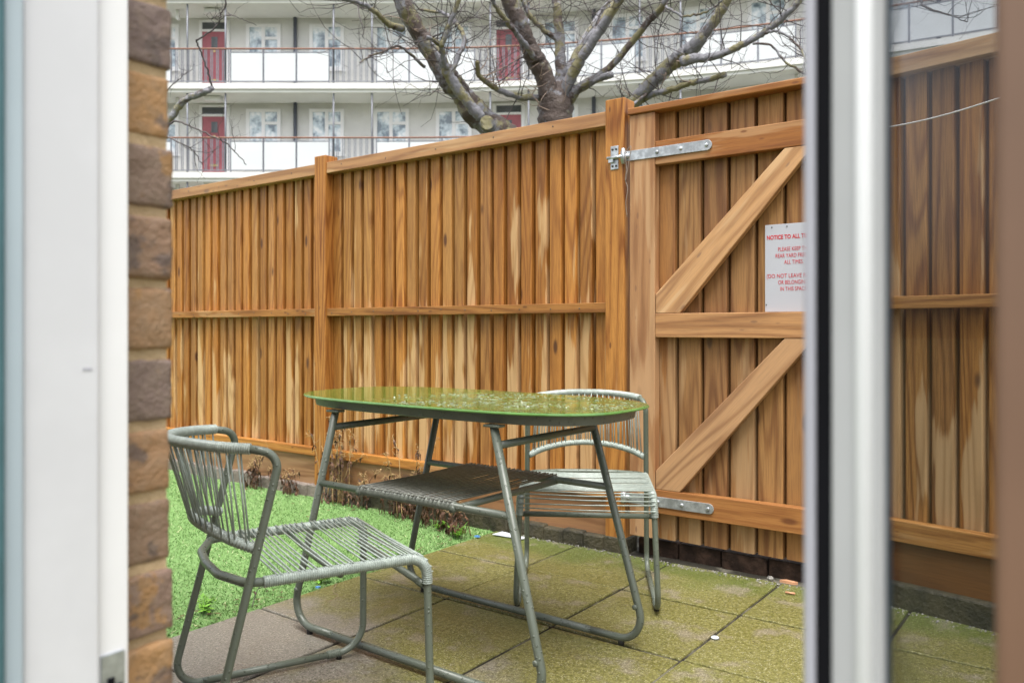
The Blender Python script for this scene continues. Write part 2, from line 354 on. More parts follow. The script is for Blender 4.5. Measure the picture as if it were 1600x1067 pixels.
vs = np.stack([base-side, base+side, tip], 1).reshape(-1, 3)
me = bpy.data.meshes.new('turf_grass'); me.vertices.add(3*N); me.vertices.foreach_set('co', vs.astype(np.float32).ravel())
me.loops.add(3*N); me.loops.foreach_set('vertex_index', np.arange(3*N, dtype=np.int32)); me.polygons.add(N); me.polygons.foreach_set('loop_start', np.arange(0, 3*N, 3, dtype=np.int32)); me.update(calc_edges=True)
patch = .5+.25*np.sin(uu*2.3+vv*1.7)+.2*np.sin(uu*5.1-vv*3.3)
bidv = np.clip(RNG.normal(.5, .22, N)+.12*(patch-.5), 0, .97); bidv[RNG.random(N) < .015] = 1.
at = me.attributes.new('bid', 'FLOAT', 'POINT'); at.data.foreach_set('value', np.repeat(bidv, 3).astype(np.float32)); me.materials.append(M['turf'])
o = bpy.data.objects.new('turf_grass', me); COL.objects.link(o); o.rotation_euler = (0, 0, -YAW); tag(o, 'short bright green artificial turf beside the paving', 'grass', kind='stuff')

# ------------------------------------------------------------------ fence
def boards(mb, u0, u1, z0, z1, v, pitch=.0831, thick=.016, gap=.0135):
    n = round((u1-u0)/pitch); p = (u1-u0)/n
    for k in range(n):
        a = u0+k*p; b = a+p-gap; top = z1; bt = random.random(); j = random.uniform(-.002, .002)
        mid = a+(b-a)*random.uniform(.25, .5)
        poly = [(a, v+.036), (a, v+.008+j), (a+.004, v+.005+j), (mid, v+.001+j), (b-.006, v-.004+j), (b-.001, v-.0025+j), (b, v+.0005+j), (b, v+.036)]
        mb.prism(poly, z0, top, 'z', bt)
    mb.box(u0, u1, v+.037, v+.044, z0, z1, .1)
def fence_panel(name, label, u0, u1, gate_side=None):
    t = UV('board_fence', label, 'fence panel', ((u0+u1)/2, FD, 0), 'close boarded panels of the timber fence')
    b = MB(); boards(b, u0, u1, .235, 1.875, FD+.044); t.part('boards', b, M['board'])
    cr = t.part('cap_rail', MB().box(u0, u1, FD-.004, FD+.095, 1.849, 1.912), M['cap'], .003)
    mr = t.part('middle_rail', MB().box(u0, u1, FD-.002, FD+.039, 1.034, 1.078), M['rail'], .003)
    t.part('bottom_rail', MB().box(u0, u1, FD-.006, FD+.039, .226, .274), M['rail'], .003)
    t.part('gravel_board', MB().box(u0, u1, FD+.014, FD+.038, .055, .2255), M['gravel_board'], .003)
    nails(t, cr, np.arange(u0+.12, u1, .36), FD-.004, 1.882); nails(t, mr, np.arange(u0+.04, u1, .166), FD-.002, 1.056)
    return t
def nails(t, rail, us, v, z):
    nb = MB()
    for u in us: nb.disc((u+random.uniform(-.01, .01), v, z+random.uniform(-.006, .006)), (0, -1, 0), .0034, .002, 7)
    o = t.part('nail_heads', nb, M['dark_steel'], 0, rail); o['kind'] = 'stuff'
PW = .094
P1u, P2u, P0u = -3.660, -1.734, -5.54
fence_panel('p', 'close boarded timber fence panel at the far end beside the brick wall', P0u+PW/2, P1u-PW/2)
pmid = fence_panel('p', 'close boarded timber fence panel behind the green table, between two posts', P1u+PW/2, P2u-PW/2)
def post(label, u, h, vfront=FD-.013):
    t = UV('fence_post', label, 'fence post', (u, vfront, 0), 'square timber posts of the fence')
    t.part('shaft', MB().box(u-PW/2, u+PW/2, vfront, vfront+PW, -.05, h), M['post'], .004); return t
post('square timber fence post at the far left end of the fence', P0u, 1.95)
post('square timber fence post rising between the two plain fence panels', P1u, 1.953)
gp = post('square timber gate post carrying the galvanised hook plate', P2u, 1.957)
kb = MB(); 
n = 40; us = np.linspace(P0u-.2, P2u+.05, n)
for a, b in zip(us[:-1], us[1:]): kb.box(a, b+.002, FD-.02+random.uniform(-.006, .006), FD+.10, -.05, .062+random.uniform(-.008, .008))
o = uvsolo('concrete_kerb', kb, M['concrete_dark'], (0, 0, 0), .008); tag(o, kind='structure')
# hook plate on the gate post
hp = MB(); vf = FD-.013
hp.box(P2u-.018, P2u+.020, vf-.004, vf, 1.650, 1.752)
gp_plate = gp and UV.part(gp, 'hook_plate', hp, M['galv'], .004)
q = MB(); q.tube([(P2u-.03, vf-.012, 1.700), (P2u+.052, vf-.012, 1.700)], .007, 10); q.tube([(P2u+.050, vf-.014, 1.668), (P2u+.050, vf-.014, 1.733)], .0085, 10); q.box(P2u-.022, P2u+.0, vf-.016, vf-.004, 1.68, 1.70)
UV.part(gp, 'hook', q, M['galv'], 0, gp_plate)
for zz in (1.665, 1.737):
    for du_ in (-.008, .010): UV.part(gp, 'bolt', MB().disc((P2u+du_, vf-.004, zz), (0, -1, 0), .005, .004), M['dark_steel'], 0, gp_plate)
# ------------------------------------------------------------------ gate
G0, G1 = -1.664, -.79
gt = UV('garden_gate', 'timber ledged and braced gate with galvanised strap hinges', 'gate', ((G0+G1)/2, FD, 0))
b = MB(); boards(b, -1.575, G1, .078, 1.8735, FD+.040, .106, .016, .011); gt.part('boards', b, M['gate_board'])
gt.part('stile', MB().box(G0, -1.546, FD-.008, FD+.038, .085, 1.8735), M['stile'], .003)
gt.part('stile', MB().box(G1-.10, G1, FD-.008, FD+.0385, .085, 1.872), M['stile'], .003)
gt.part('cap_strip', MB().box(G0-.005, G1, FD-.020, FD+.092, 1.874, 1.902), M['ledge'], .004)
gt.part('ledge', MB().box(-1.545, G1-.101, FD-.006, FD+.0345, 1.650, 1.748), M['ledge'], .003, label='upper ledge carrying the long strap hinge')
gt.part('ledge', MB().box(-1.545, G1-.101, FD-.006, FD+.0345, .928, 1.028), M['mid_ledge'], .003, label='pale middle ledge under the notice')
gt.part('ledge', MB().box(-1.545, G1-.101, FD-.006, FD+.0345, .193, .292), M['ledge'], .003, label='wet bottom ledge')
def brace(p):
    # built along its own length so that the grain follows it
    a = np.array([(p[0][0]+p[3][0])/2, (p[0][1]+p[3][1])/2]); c = np.array([(p[1][0]+p[2][0])/2, (p[1][1]+p[2][1])/2])
    th = math.atan2(c[1]-a[1], c[0]-a[0]); R = np.array([[math.cos(th), math.sin(th)], [-math.sin(th), math.cos(th)]])
    poly = [tuple(R@(np.array(x)-a)) for x in p]
    mb = MB().prism(poly, 0, .036, 'y'); o = mb.build('brace', M['brace'], gt.o, bevel=.003)
    o.location = (a[0]-gt.base[0], -.0045, a[1]); o.rotation_euler = (0, -th, 0)
brace([(-1.543, 1.11), (-1.005, 1.6495), (-.895, 1.6495), (-1.435, 1.0285), (-1.543, 1.0285)][:1]+[(-1.005, 1.6495), (-.895, 1.6495), (-1.435, 1.0285), (-1.543, 1.0285)])
brace([(-1.543, .37), (-1.005, .9275), (-.895, .9275), (-1.435, .2925), (-1.543, .2925)])
def strap(u0, u1, z, v):
    h = .021; s = MB(); n = 8
    poly = [(u0, z-h), (u1-h, z-h)]+[(u1-h+h*math.sin(PI*k/n), z-h*math.cos(PI*k/n)) for k in range(1, n)]+[(u1-h, z+h), (u0, z+h)]
    s.prism(poly, v-.006, v, 'y'); o = gt.part('strap_hinge', s, M['galv'], .001)
    L = u1-u0
    for t_ in (.38, .66, .95): gt.part('bolt', MB().disc((u0+L*t_-.004, v-.006, z), (0, -1, 0), .0075, .006), M['galv'], 0, o)
    e = MB(); e.tube([(u0-.012, v-.012, z-.022), (u0-.012, v-.012, z+.022)], .013, 12); e.tube([(u0-.02, v-.004, z), (u0+.012, v-.004, z)], .011, 8); gt.part('hinge_eye', e, M['galv'], 0, o)
strap(-1.675, -1.292, 1.701, FD-.0065); strap(-1.675, -1.285, .243, FD-.0065)
w = MB(); w.tube(catmull([(-1.672, FD-.03, 1.70), (-1.668, FD-.028, 1.64), (-1.675, FD-.026, 1.60), (-1.663, FD-.026, 1.56), (-1.672, FD-.026, 1.50), (-1.668, FD-.022, 1.44)], 6), .0016, 6); w.tube(catmull([(-1.668, FD-.03, 1.72), (-1.645, FD-.030, 1.735), (-1.66, FD-.03, 1.65), (-1.672, FD-.028, 1.59)], 6), .0014, 6)
tag(uvsolo('tie_wire', w, M['wire'], (-1.67, FD, 1.4)), 'thin twisted wire hanging from the top hinge of the gate', 'wire')
tb_ = MB()
for k in range(5): tb_.box(-1.66+k*.19, -1.66+k*.19+.184, FD+.06+random.uniform(-.006, .006), FD+.15, -.04, .062)
o = uvsolo('brick_threshold', tb_, M['dark_brick'], (0, 0, 0), .006); tag(o, 'row of dark wet bricks under the gate', 'brick kerb')
# notice
su0, su1, sz0, sz1 = -1.090, -.868, 1.0295, 1.366
SVf = FD+.029
sg = UV('notice_sign', 'white notice with red lettering fixed to the gate above its middle ledge', 'sign', ((su0+su1)/2, SVf, sz0))
sg.part('sign_panel', MB().box(su0, su1, SVf-.004, SVf, sz0, sz1), M['sign_white'], .0008)
def text_mesh(body, size, bold):
    c = bpy.data.curves.new('t', 'FONT'); c.body = body; c.size = size; c.align_x = 'CENTER'; c.offset = bold; c.extrude = .0003; c.space_character = 1.02
    o = bpy.data.objects.new('t', c); COL.objects.link(o); dg = bpy.context.evaluated_depsgraph_get(); dg.update()
    me = bpy.data.meshes.new_from_object(o.evaluated_get(dg)); bpy.data.objects.remove(o); return me
cx = (su0+su1)/2
lines = [('NOTICE TO ALL TENANTS', 1.309, .0185, .0006), ('PLEASE KEEP THIS', 1.262, .0185, 0), ('REAR YARD FREE AT', 1.237, .0185, 0), ('ALL TIMES.', 1.212, .0185, 0), ('(DO NOT LEAVE RUBBISH', 1.160, .0185, 0), ('OR BELONGINGS', 1.135, .0185, 0), ('IN THIS SPACE)', 1.110, .0185, 0)]
for body, zz, size, bold in lines:
    me = text_mesh(body, size, bold); xs = [v_.co.x for v_ in me.vertices]; wdt = max(xs)-min(xs); lim = {'NOTICE TO ALL TENANTS': .208, '(DO NOT LEAVE RUBBISH': .208}.get(body)
    sx = (lim/wdt if lim else .82)
    for v_ in me.vertices: v_.co.x *= sx; v_.co.y *= 1.18
    me.materials.append(M['sign_red']); o = bpy.data.objects.new('lettering', me); COL.objects.link(o); o.parent = sg.o
    o.rotation_euler = (PI/2, 0, 0); o.location = (0, -.0045, zz-sz0)
for a, zz in ((su0+.027, sz1-.010), (su0+.085, sz1-.010), (su1-.027, sz1-.010), (su0+.005, sz0+.028)): sg.part('screw', MB().disc((a, SVf-.004, zz), (0, -1, 0), .0026, .002, 8), M['dark_steel'])
# right hand run of the fence, turned a little towards the house
RA = math.radians(47.7); RU, RV = -.735, FD
def right_obj(t_, name, mb, mat, bevel=0): return mb.build(name, mat, t_, bevel=bevel)
rp = thing('board_fence', 'close boarded timber fence panel seen through the glass of the door', 'fence panel', W(RU, RV), -RA, 'close boarded panels of the timber fence')
b = MB(); boards(b, .05, 1.9, .235, 1.875, .044, .0875); right_obj(rp, 'boards', b, M['board_near'])
right_obj(rp, 'cap_rail', MB().box(.05, 1.9, -.004, .095, 1.849, 1.912), M['cap'], .003); right_obj(rp, 'middle_rail', MB().box(.05, 1.9, -.002, .039, 1.034, 1.078), M['rail'], .003)
right_obj(rp, 'bottom_rail', MB().box(.05, 1.9, -.006, .039, .226, .30), M['rail'], .003); right_obj(rp, 'gravel_board', MB().box(.05, 1.9, .014, .038, .06, .2255), M['gravel_board_dark'], .003)
t = thing('fence_post', 'square timber fence post on the far side of the gate, hidden by the door', 'fence post', W(RU, RV), -RA, 'square timber posts of the fence')
right_obj(t, 'shaft', MB().box(-.046, .05, -.013, .07, -.05, 1.955), M['post'], .004)
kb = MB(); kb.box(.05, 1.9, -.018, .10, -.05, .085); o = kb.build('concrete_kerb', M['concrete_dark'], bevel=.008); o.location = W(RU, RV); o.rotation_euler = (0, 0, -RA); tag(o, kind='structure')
ln = MB(); A, B = W(RU, RV-.045, 1.665), W(-.12, 2.32, 1.56)
ln.tube([A+(B-A)*k/12-Vector((0, 0, .02*math.sin(PI*k/12))) for k in range(13)], .0022, 6); o = ln.build('washing_line', M['line_white']); tag(o, 'thin white washing line stretched across the fence', 'line')
# grit at the foot of the fence
gr = MB()
for k in range(520):
    u = random.uniform(-2.35, .2); v_ = FD-.02-abs(random.gauss(0, .022)); s_ = random.uniform(.0015, .006)
    if u > RU: v_ -= (u-RU)*.19
    a = random.random()*3
    gr.add([(u+s_*math.cos(a+i*2.1), v_+s_*math.sin(a+i*2.1), .001) for i in range(3)]+[(u, v_, .001+s_*.8)], [(0, 1, 3), (1, 2, 3), (2, 0, 3)])
o = uvsolo('grit', gr, M['grit'], (0, 0, 0)); tag(o, 'pale grit lying along the foot of the fence', 'gravel', kind='stuff')

# ------------------------------------------------------------------ chair
def make_chair(label):
    t = thing('garden_chair', label, 'chair', (0, 0, 0), 0, 'grey green corded garden chairs')
    Wd, L, hs, ht, a, sp = .224, .525, .401, .675, .164, .016; r = .0098; zf = .016
    w2 = Wd+sp
    xr = -L+a
    for s in (-1, 1):
        loop = fillet([(-.40, s*Wd, hs), (0, s*Wd, hs), (.004, s*w2, zf), (-.30, s*w2, zf)], [.048, .075], 10)
        # seat rail (wrapped) to just past the bend, then plain leg
        d = np.r_[0, np.cumsum(np.linalg.norm(np.diff(loop, axis=0), axis=1))]; tot = d[-1]
        def cut(p0, p1, step=.008):
            ss = np.linspace(p0, p1, max(3, int((p1-p0)/step))); return np.stack([np.interp(ss, d, loop[:, k]) for k in range(3)], 1)
        MB().tube(cut(.0, .445, .003), .0138, 12, ridge=(.0052, .0022)).build('seat_rail', M['cord'], t)
        fl = MB().tube(cut(.44, tot-.20), r, 12).build('front_leg', M['tube'], t)
        MB().tube(cut(tot-.235, tot-.195, .003), r+.0028, 12, ridge=(.006, .002)).build('foot_sleeve', M['tube'], fl)
        MB().tube([(-.098, s*w2, zf), (-.45, s*w2, zf)], r, 12).build('floor_bar', M['tube'], t)
        up = fillet([(-.44, s*w2, zf), (-L-.005, s*w2, zf), (xr, s*Wd, ht+.008), (xr-.07, s*(Wd-.022), ht+.024)], [.06, .038], 10)
        bl = MB().tube(up, r, 12).build('back_leg', M['tube'], t)
        MB().tube([(-.07, s*w2, .0), (-.07, s*w2, zf)], .009, 8).build('rubber_foot', M['rubber'], fl)
        MB().tube([(-.44, s*w2, .0), (-.44, s*w2, zf)], .009, 8).build('rubber_foot', M['rubber'], bl)
    top = catmull([(xr-.062, Wd-.019, ht+.0225), (-.475, .175, ht+.026), (-.528, .115, ht+.03), (-.562, .05, ht+.032), (-.566, 0, ht+.032), (-.562, -.05, ht+.032), (-.528, -.115, ht+.03), (-.475, -.175, ht+.026), (xr-.062, -Wd+.019, ht+.0225)], 8)
    MB().tube(top, .0132, 12, ridge=(.0052, .0014)).build('top_rail', M['cord'], t)
    zl = .478; fx = lambda z: -L+a*z/ht
    low = catmull([(fx(zl), Wd-.002, zl-.005), (-.455, .175, .490), (-.492, .10, .505), (-.508, .03, .511), (-.508, -.03, .511), (-.492, -.10, .505), (-.455, -.175, .490), (fx(zl), -Wd+.002, zl-.005)], 8)
    MB().tube(low, .0128, 12, ridge=(.0085, .003)).build('lower_back_rail', M['cord'], t)
    c = MB(); nb = 40
    for k in range(nb):
        f = .035+.93*(k+random.uniform(-.18, .18))/(nb-1)
        p, q = at_frac(top, f), at_frac(low, f+random.uniform(-.012, .012)); out = np.array([-.010 if k % 2 else .008, 0, 0])
        c.tube([p+out, (p+q)/2+out*.9, q+out], .0022, 6)
    c.build('back_cords', M['cord'], t)
    MB().tube(fillet([(-.39, Wd, hs), (-.435, Wd-.012, hs), (-.475, .11, hs-.001), (-.482, 0, hs-.001), (-.475, -.11, hs-.001), (-.435, -Wd+.012, hs), (-.39, -Wd, hs)], [.03, .08, .2, .08, .03], 6), r+.0005, 12).build('rear_seat_rail', M['tube'], t)
    MB().tube([(-.012, Wd, .336), (-.012, -Wd, .336)], r-.0005, 10).build('front_crossbar', M['tube'], t)
    MB().tube([(-.22, Wd, hs-.012), (-.22, 0, hs-.02), (-.22, -Wd, hs-.012)], r-.002, 10).build('seat_crossbar', M['tube'], t)
    c = MB(); path = fillet([(-.385, 0, hs), (0, 0, hs), (.002, 0, .34)], [.048], 10); path[:, 2] += 0
    d = np.r_[0, np.cumsum(np.linalg.norm(np.diff(path, axis=0), axis=1))]; tg = np.gradient(path, axis=0); tg /= np.linalg.norm(tg, axis=1)[:, None]
    nrm = np.stack([-tg[:, 2], np.zeros(len(path)), tg[:, 0]], 1)
    ns = 31
    for k in range(ns):
        if k in (8, 15): continue
        def at(sx):
            return np.array([np.interp(sx, d, path[:, i])+.0135*np.interp(sx, d, nrm[:, i]) for i in range(3)])
        s0 = .012+(d[-1]-.03)*k/(ns-1); sl = random.uniform(-.004, .004)
        p, q = at(s0+sl), at(s0-sl); p[1] = Wd+.004; q[1] = -Wd-.004; mid = (p+q)/2; mid[2] -= .003
        c.tube([p, mid, q], .0023, 6)
    c.build('seat_cords', M['cord'], t)
    return t
chair = make_chair('grey green corded chair with curved back standing half on the turf beside the brick wall')
chair.location = (-.326, 2.211, 0); chair.rotation_euler.z = .533
ch2 = copy_tree(chair); ch2['label'] = 'grey green corded chair facing the house behind the right end of the table'
ch2.location = (.251, 2.734, 0); ch2.rotation_euler.z = -1.661
# ------------------------------------------------------------------ table
tb = thing('garden_table', 'oval green glass garden table with water drops and corded shelf', 'table', W(-1.631, 1.939), -YAW-.011)
LX, WY, NE = 1.190, .560, 3.2
def sell(lx, wy, n=96):
    th = np.linspace(0, 2*PI, n, endpoint=False); c_, s_ = np.cos(th), np.sin(th)
    return np.stack([lx/2*np.sign(c_)*np.abs(c_)**(2/NE), wy/2*np.sign(s_)*np.abs(s_)**(2/NE)], 1)
def slab(levels, mat, name, n=96):
    mb = MB(); vs = []; fs = []
    for inset, z in levels:
        for x_, y_ in sell(LX-2*inset, WY-2*inset, n): vs.append((x_, y_, z))
    for i in range(len(levels)-1): fs += [(i*n+k, i*n+(k+1) % n, (i+1)*n+(k+1) % n, (i+1)*n+k) for k in range(n)]
    fs += [tuple(range(n))[::-1], tuple((len(levels)-1)*n+k for k in range(n))]
    mb.add(vs, fs, 0.); o = mb.build(name, mat, tb); return o
o = slab([(.006, .7425), (.001, .7438), (0, .746), (.001, .7488), (.004, .7505)], M['glass_edge'], 'glass_edge')
gt_ = slab([(.004, .7506), (.0043, .7515), (.007, .752)], M['glass_top'], 'glass_top'); o.parent = gt_
slab([(.045, .7135), (.037, .716), (.033, .742)], M['apron'], 'tray')
# rain drops standing on the glass, mostly on the right hand half
wd = MB(); rdw = random.Random(21)
for k in range(1050):
    x_, y_ = rdw.uniform(-.22, .56), rdw.uniform(-.26, .26)
    if abs(x_/(LX/2-.02))**NE+abs(y_/(WY/2-.02))**NE > 1: continue
    cl = math.sin(x_*13+1.3*math.sin(y_*17))+math.sin(y_*21-x_*9)
    if cl < rdw.uniform(-1.2, 1.) or rdw.random() > .35+(x_+.22)*1.6: continue
    r_ = rdw.uniform(.0016, .007)*rdw.uniform(.5, 1.); h_ = r_*rdw.uniform(.25, .45); n_ = 9; ph = rdw.uniform(0, 6.28); el = rdw.uniform(1, 1.9)
    ring_ = lambda q_, z_: [(x_+q_*el*math.cos(ph+2*PI*i/n_)*(1+.2*math.sin(3*i+ph)), y_+q_*math.sin(ph+2*PI*i/n_)*(1+.2*math.sin(3*i+ph)), z_) for i in range(n_)]
    vs = ring_(r_, .75195)+ring_(r_*.8, .752+h_*.6)+ring_(r_*.4, .752+h_*.95)+[(x_, y_, .752+h_)]
    fs = [(j*n_+i, j*n_+(i+1) % n_, (j+1)*n_+(i+1) % n_, (j+1)*n_+i) for j in range(2) for i in range(n_)]+[(2*n_+i, 2*n_+(i+1) % n_, 3*n_) for i in range(n_)]
    wd.add(vs, fs, 0., True)
wdo = wd.build('water_drops', M['drops'], tb); wdo['kind'] = 'stuff'
bb, bt, wb, wt, zt = .506, .314, .26, .2400, .7125; rt = .0118; zf = .021
def legp(sx, sy, z): s_ = z/.712; return np.array((sx*(bb+s_*(bt-bb)), sy*(wb+s_*(wt-wb)), z))
for sy in (-1, 1):
    for sx in (-1, 1):
        p = fillet([legp(sx, sy, zt), (sx*bb, sy*wb, zf), (sx*.30, sy*wb, zf)], [.075], 12)
        lg = MB().tube(p, rt, 12).build('leg', M['table_tube'], tb)
        k_ = legp(sx, sy, .705); MB().box(k_[0]-.026, k_[0]+.026, k_[1]-.016, k_[1]+.016, .7065, .7133).build('bracket', M['table_tube'], lg, bevel=.002)
        MB().tube([(sx*.415, sy*wb, 0), (sx*.415, sy*wb, zf)], .010, 10).build('rubber_foot', M['rubber'], lg)
        k_ = legp(sx, sy, .13); MB().disc((k_[0]+sx*.0, k_[1]-.012, k_[2]), (0, -1, 0), .008, .006).build('bolt', M['table_tube'], lg)
    MB().tube([(-.31, sy*wb, zf), (.31, sy*wb, zf)], rt, 12).build('floor_bar', M['table_tube'], tb)
    a_, b_ = legp(-1, sy, .48), legp(1, sy, .48)
    MB().tube([a_, b_], rt-.001, 12).build('shelf_bar', M['table_tube'], tb)
    a_[0], b_[0] = -.195, .185
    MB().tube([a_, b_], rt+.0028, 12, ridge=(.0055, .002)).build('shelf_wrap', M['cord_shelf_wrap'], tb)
for sx in (-1, 1):
    MB().tube([legp(sx, -1, .659), legp(sx, 1, .659)], rt-.001, 12).build('end_rail', M['table_tube'], tb)
    xs_ = .182 if sx > 0 else -.192
    MB().tube([(xs_, -wb, .474), (xs_, wb, .474)], rt-.002, 12).build('shelf_side_bar', M['table_tube'], tb)
c = MB()
for k in range(24):
    x_ = -.185+.36*k/23+random.uniform(-.0015, .0015); j = random.uniform(-.002, .002)
    c.tube([(x_+j, -wb-.004, .4935), (x_, 0, .490), (x_-j, wb+.004, .4935)], .0024, 6)
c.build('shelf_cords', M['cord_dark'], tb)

# ------------------------------------------------------------------ house wall, frame and door
bw = UV('brick_wall', 'brown stock brick wall end with sandy mortar beside the white frame', 'wall', (-1.5, .40, 0))
CU = -.831; VB0, VB1 = .345, .493
br = MB(); mo = MB(); mo.box(-2.6, CU-.0045, VB0+.01, VB1-.004, -.05, 2.6)
cz = .0765; z0 = .97+306*.853/1268-.0055-cz*20
row = 0; z = z0
def rbrick(mb, x0, x1, y0, y1, za, zb, bid, fine):
    n = 6 if fine else 1
    idx = {}; vs = []; fs = []
    cxyz = np.array([(x0+x1)/2, (y0+y1)/2, (za+zb)/2]); hf = np.array([(x1-x0)/2, (y1-y0)/2, (zb-za)/2])
    def cuts(h_, k):
        if not fine: return np.array([-1., 1.])
        e_ = .0045/h_; return np.r_[-1, np.linspace(-1+e_, 1-e_, k), 1]
    X, Y, Z = cuts(hf[0], 3), cuts(hf[1], 14), cuts(hf[2], 8); nx, ny, nz = len(X), len(Y), len(Z)
    def vid(i, j, k):
        if (i, j, k) not in idx:
            p = np.array([X[i], Y[j], Z[k]])*hf
            if fine:
                rr = .0035; q = np.clip(p, -hf+rr, hf-rr); dlt = p-q; l_ = np.linalg.norm(dlt)
                if l_ > rr: p = q+dlt/l_*rr
                p = p+RNG.normal(0, .0007, 3)
            idx[(i, j, k)] = len(vs); vs.append(cxyz+p)
        return idx[(i, j, k)]
    for i in range(nx-1):
        for j in range(ny-1): fs += [(vid(i, j, 0), vid(i, j+1, 0), vid(i+1, j+1, 0), vid(i+1, j, 0)), (vid(i, j, nz-1), vid(i+1, j, nz-1), vid(i+1, j+1, nz-1), vid(i, j+1, nz-1))]
        for k in range(nz-1): fs += [(vid(i, 0, k), vid(i+1, 0, k), vid(i+1, 0, k+1), vid(i, 0, k+1)), (vid(i, ny-1, k), vid(i, ny-1, k+1), vid(i+1, ny-1, k+1), vid(i+1, ny-1, k))]
    for j in range(ny-1):
        for k in range(nz-1): fs += [(vid(0, j, k), vid(0, j, k+1), vid(0, j+1, k+1), vid(0, j+1, k)), (vid(nx-1, j, k), vid(nx-1, j+1, k), vid(nx-1, j+1, k+1), vid(nx-1, j, k+1))]
    mb.add(vs, fs, bid, fine)
while z < 2.55:
    u1 = CU; first = True; hdr = row % 2
    while u1 > -2.55:
        L_ = .1025 if (first and hdr) else .215
        e_ = random.uniform(-.003, .003) if first else 0
        if z+cz > -.02: rbrick(br, u1-L_, u1+e_, VB0, VB1+random.uniform(-.002, .002), z+.0055, z+cz-.0055, (row*.37+.08) % 1. if first else random.random(), first and abs(z-.97) < .7)
        u1 -= L_+.011; first = False
    z += cz; row += 1
bw.part('mortar', mo, M['mortar']); bw.part('bricks', br, M['brick'])
df = UV('door_frame', 'white painted door frame with a steel strike plate, left of the brick', 'door frame', (-.85, .36, 0))
df.part('outer_jamb', MB().box(-.90, -.798, .394, .4265, -.05, 2.3), M['white_frame'], .002)
df.part('inner_jamb', MB().box(-.90, -.790, .3235, .3938, -.05, 2.3), M['grey_shaded_frame'], .003)
df.part('edge_bead', MB().box(-.92, -.785, .3066, .3233, -.05, 2.3), M['wall_blue'], .002)
df.part('inner_trim', MB().box(-.95, -.78, .20, .3061, -.05, 2.3), M['teal_trim'], .002)
zs_ = .6365
kp = MB(); kp.box(-.7979, -.7955, .3975, .4215, zs_-.14, zs_+.012); pl = df.part('strike_plate', kp, M['galv'], .001)
df.part('latch_hole_shade', MB().box(-.7954, -.7945, .4035, .4105, zs_-.075, zs_-.012), M['gasket'], 0, pl)  # solid black blocks on the plate stand for the shade inside its holes
df.part('latch_hole_shade', MB().box(-.7954, -.7945, .4125, .4185, zs_-.06, zs_-.02), M['gasket'], 0, pl)
for zz in (1.0, .93): pass
sm_ = MB(); sm_.box(-.7899, -.7896, .377, .386, .9285, .9312); df.part('scuff_mark', sm_, M['stile_edge'])
# glazed door, standing open and seen obliquely
k_ = .62
Ld = np.array([.287, .80])*k_; dd_ = np.array([.414, -.91])
door = thing('glazed_door', 'white framed glazed door standing open with black gasket', 'door', (Ld[0], Ld[1], 0), math.atan2(dd_[1], dd_[0]))
def dbox(name, x0, x1, y0, y1, z0, z1, mat, bevel=.002, parent=None): return MB().box(x0, x1, y0, y1, z0, z1).build(name, M[mat], parent or door, bevel=bevel)
DW = .75
# local x runs from the free edge towards the hinge, local -y is the room side
def lx(px, y=0.):   # where the sight line of that column meets the door plane
    q = (px-800)/1268; a, b = Ld[0]-dd_[1]*y*0, Ld[1]
    nx_, ny_ = -dd_[1], dd_[0]
    a, b = Ld[0]+nx_*y, Ld[1]+ny_*y
    return (q*b-a)/(dd_[0]-q*dd_[1])
e0, e1, e2, e3, e4 = lx(1253, -.016), lx(1272, -.016), lx(1296, -.016), lx(1378, -.016), lx(1389, -.014)
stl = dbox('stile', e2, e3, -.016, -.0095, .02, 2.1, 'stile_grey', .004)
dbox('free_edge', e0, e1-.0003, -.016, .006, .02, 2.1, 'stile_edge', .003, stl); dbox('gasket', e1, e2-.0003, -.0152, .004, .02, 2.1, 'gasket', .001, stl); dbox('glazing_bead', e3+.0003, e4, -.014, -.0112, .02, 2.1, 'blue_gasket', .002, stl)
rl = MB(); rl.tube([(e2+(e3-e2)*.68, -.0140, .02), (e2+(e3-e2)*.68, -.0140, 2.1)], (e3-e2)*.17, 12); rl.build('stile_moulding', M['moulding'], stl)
dbox('stile', DW-.09, DW, -.016, .03, .02, 2.1, 'grey_shaded_frame'); dbox('rail', e4+.0005, DW-.0905, -.014, .028, 2.0, 2.098, 'grey_shaded_frame'); dbox('rail', e4+.0005, DW-.0905, -.014, .028, .022, .12, 'grey_shaded_frame')
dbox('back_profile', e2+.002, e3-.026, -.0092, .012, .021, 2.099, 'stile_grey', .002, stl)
dbox('pane', e3+.0005, DW-.0905, -.0110, -.0092, .1205, 1.9995, 'pane', 0)
pj = UV('wooden_jamb', 'brown painted wooden door jamb at the right edge, close to the camera', 'door jamb', (-.02, .44, 0))
# its left edge stands on the sight line of the right end of the glass
q = (1569-800)/1268; ub = (q*.355); P_ = np.array([ub, .355]); uj = P_@np.array(DU); vj = P_@np.array(DV)
pj.part('post', MB().box(uj, uj+.07, vj-.035, vj+.035, -.05, 2.2), M['brown_door'], .003)
th_ = MB().box(uj+.0, uj+.07, vj+.0355, vj+.045, -.05, 2.2); pj.part('bead', th_, M['brown_door'], .001)

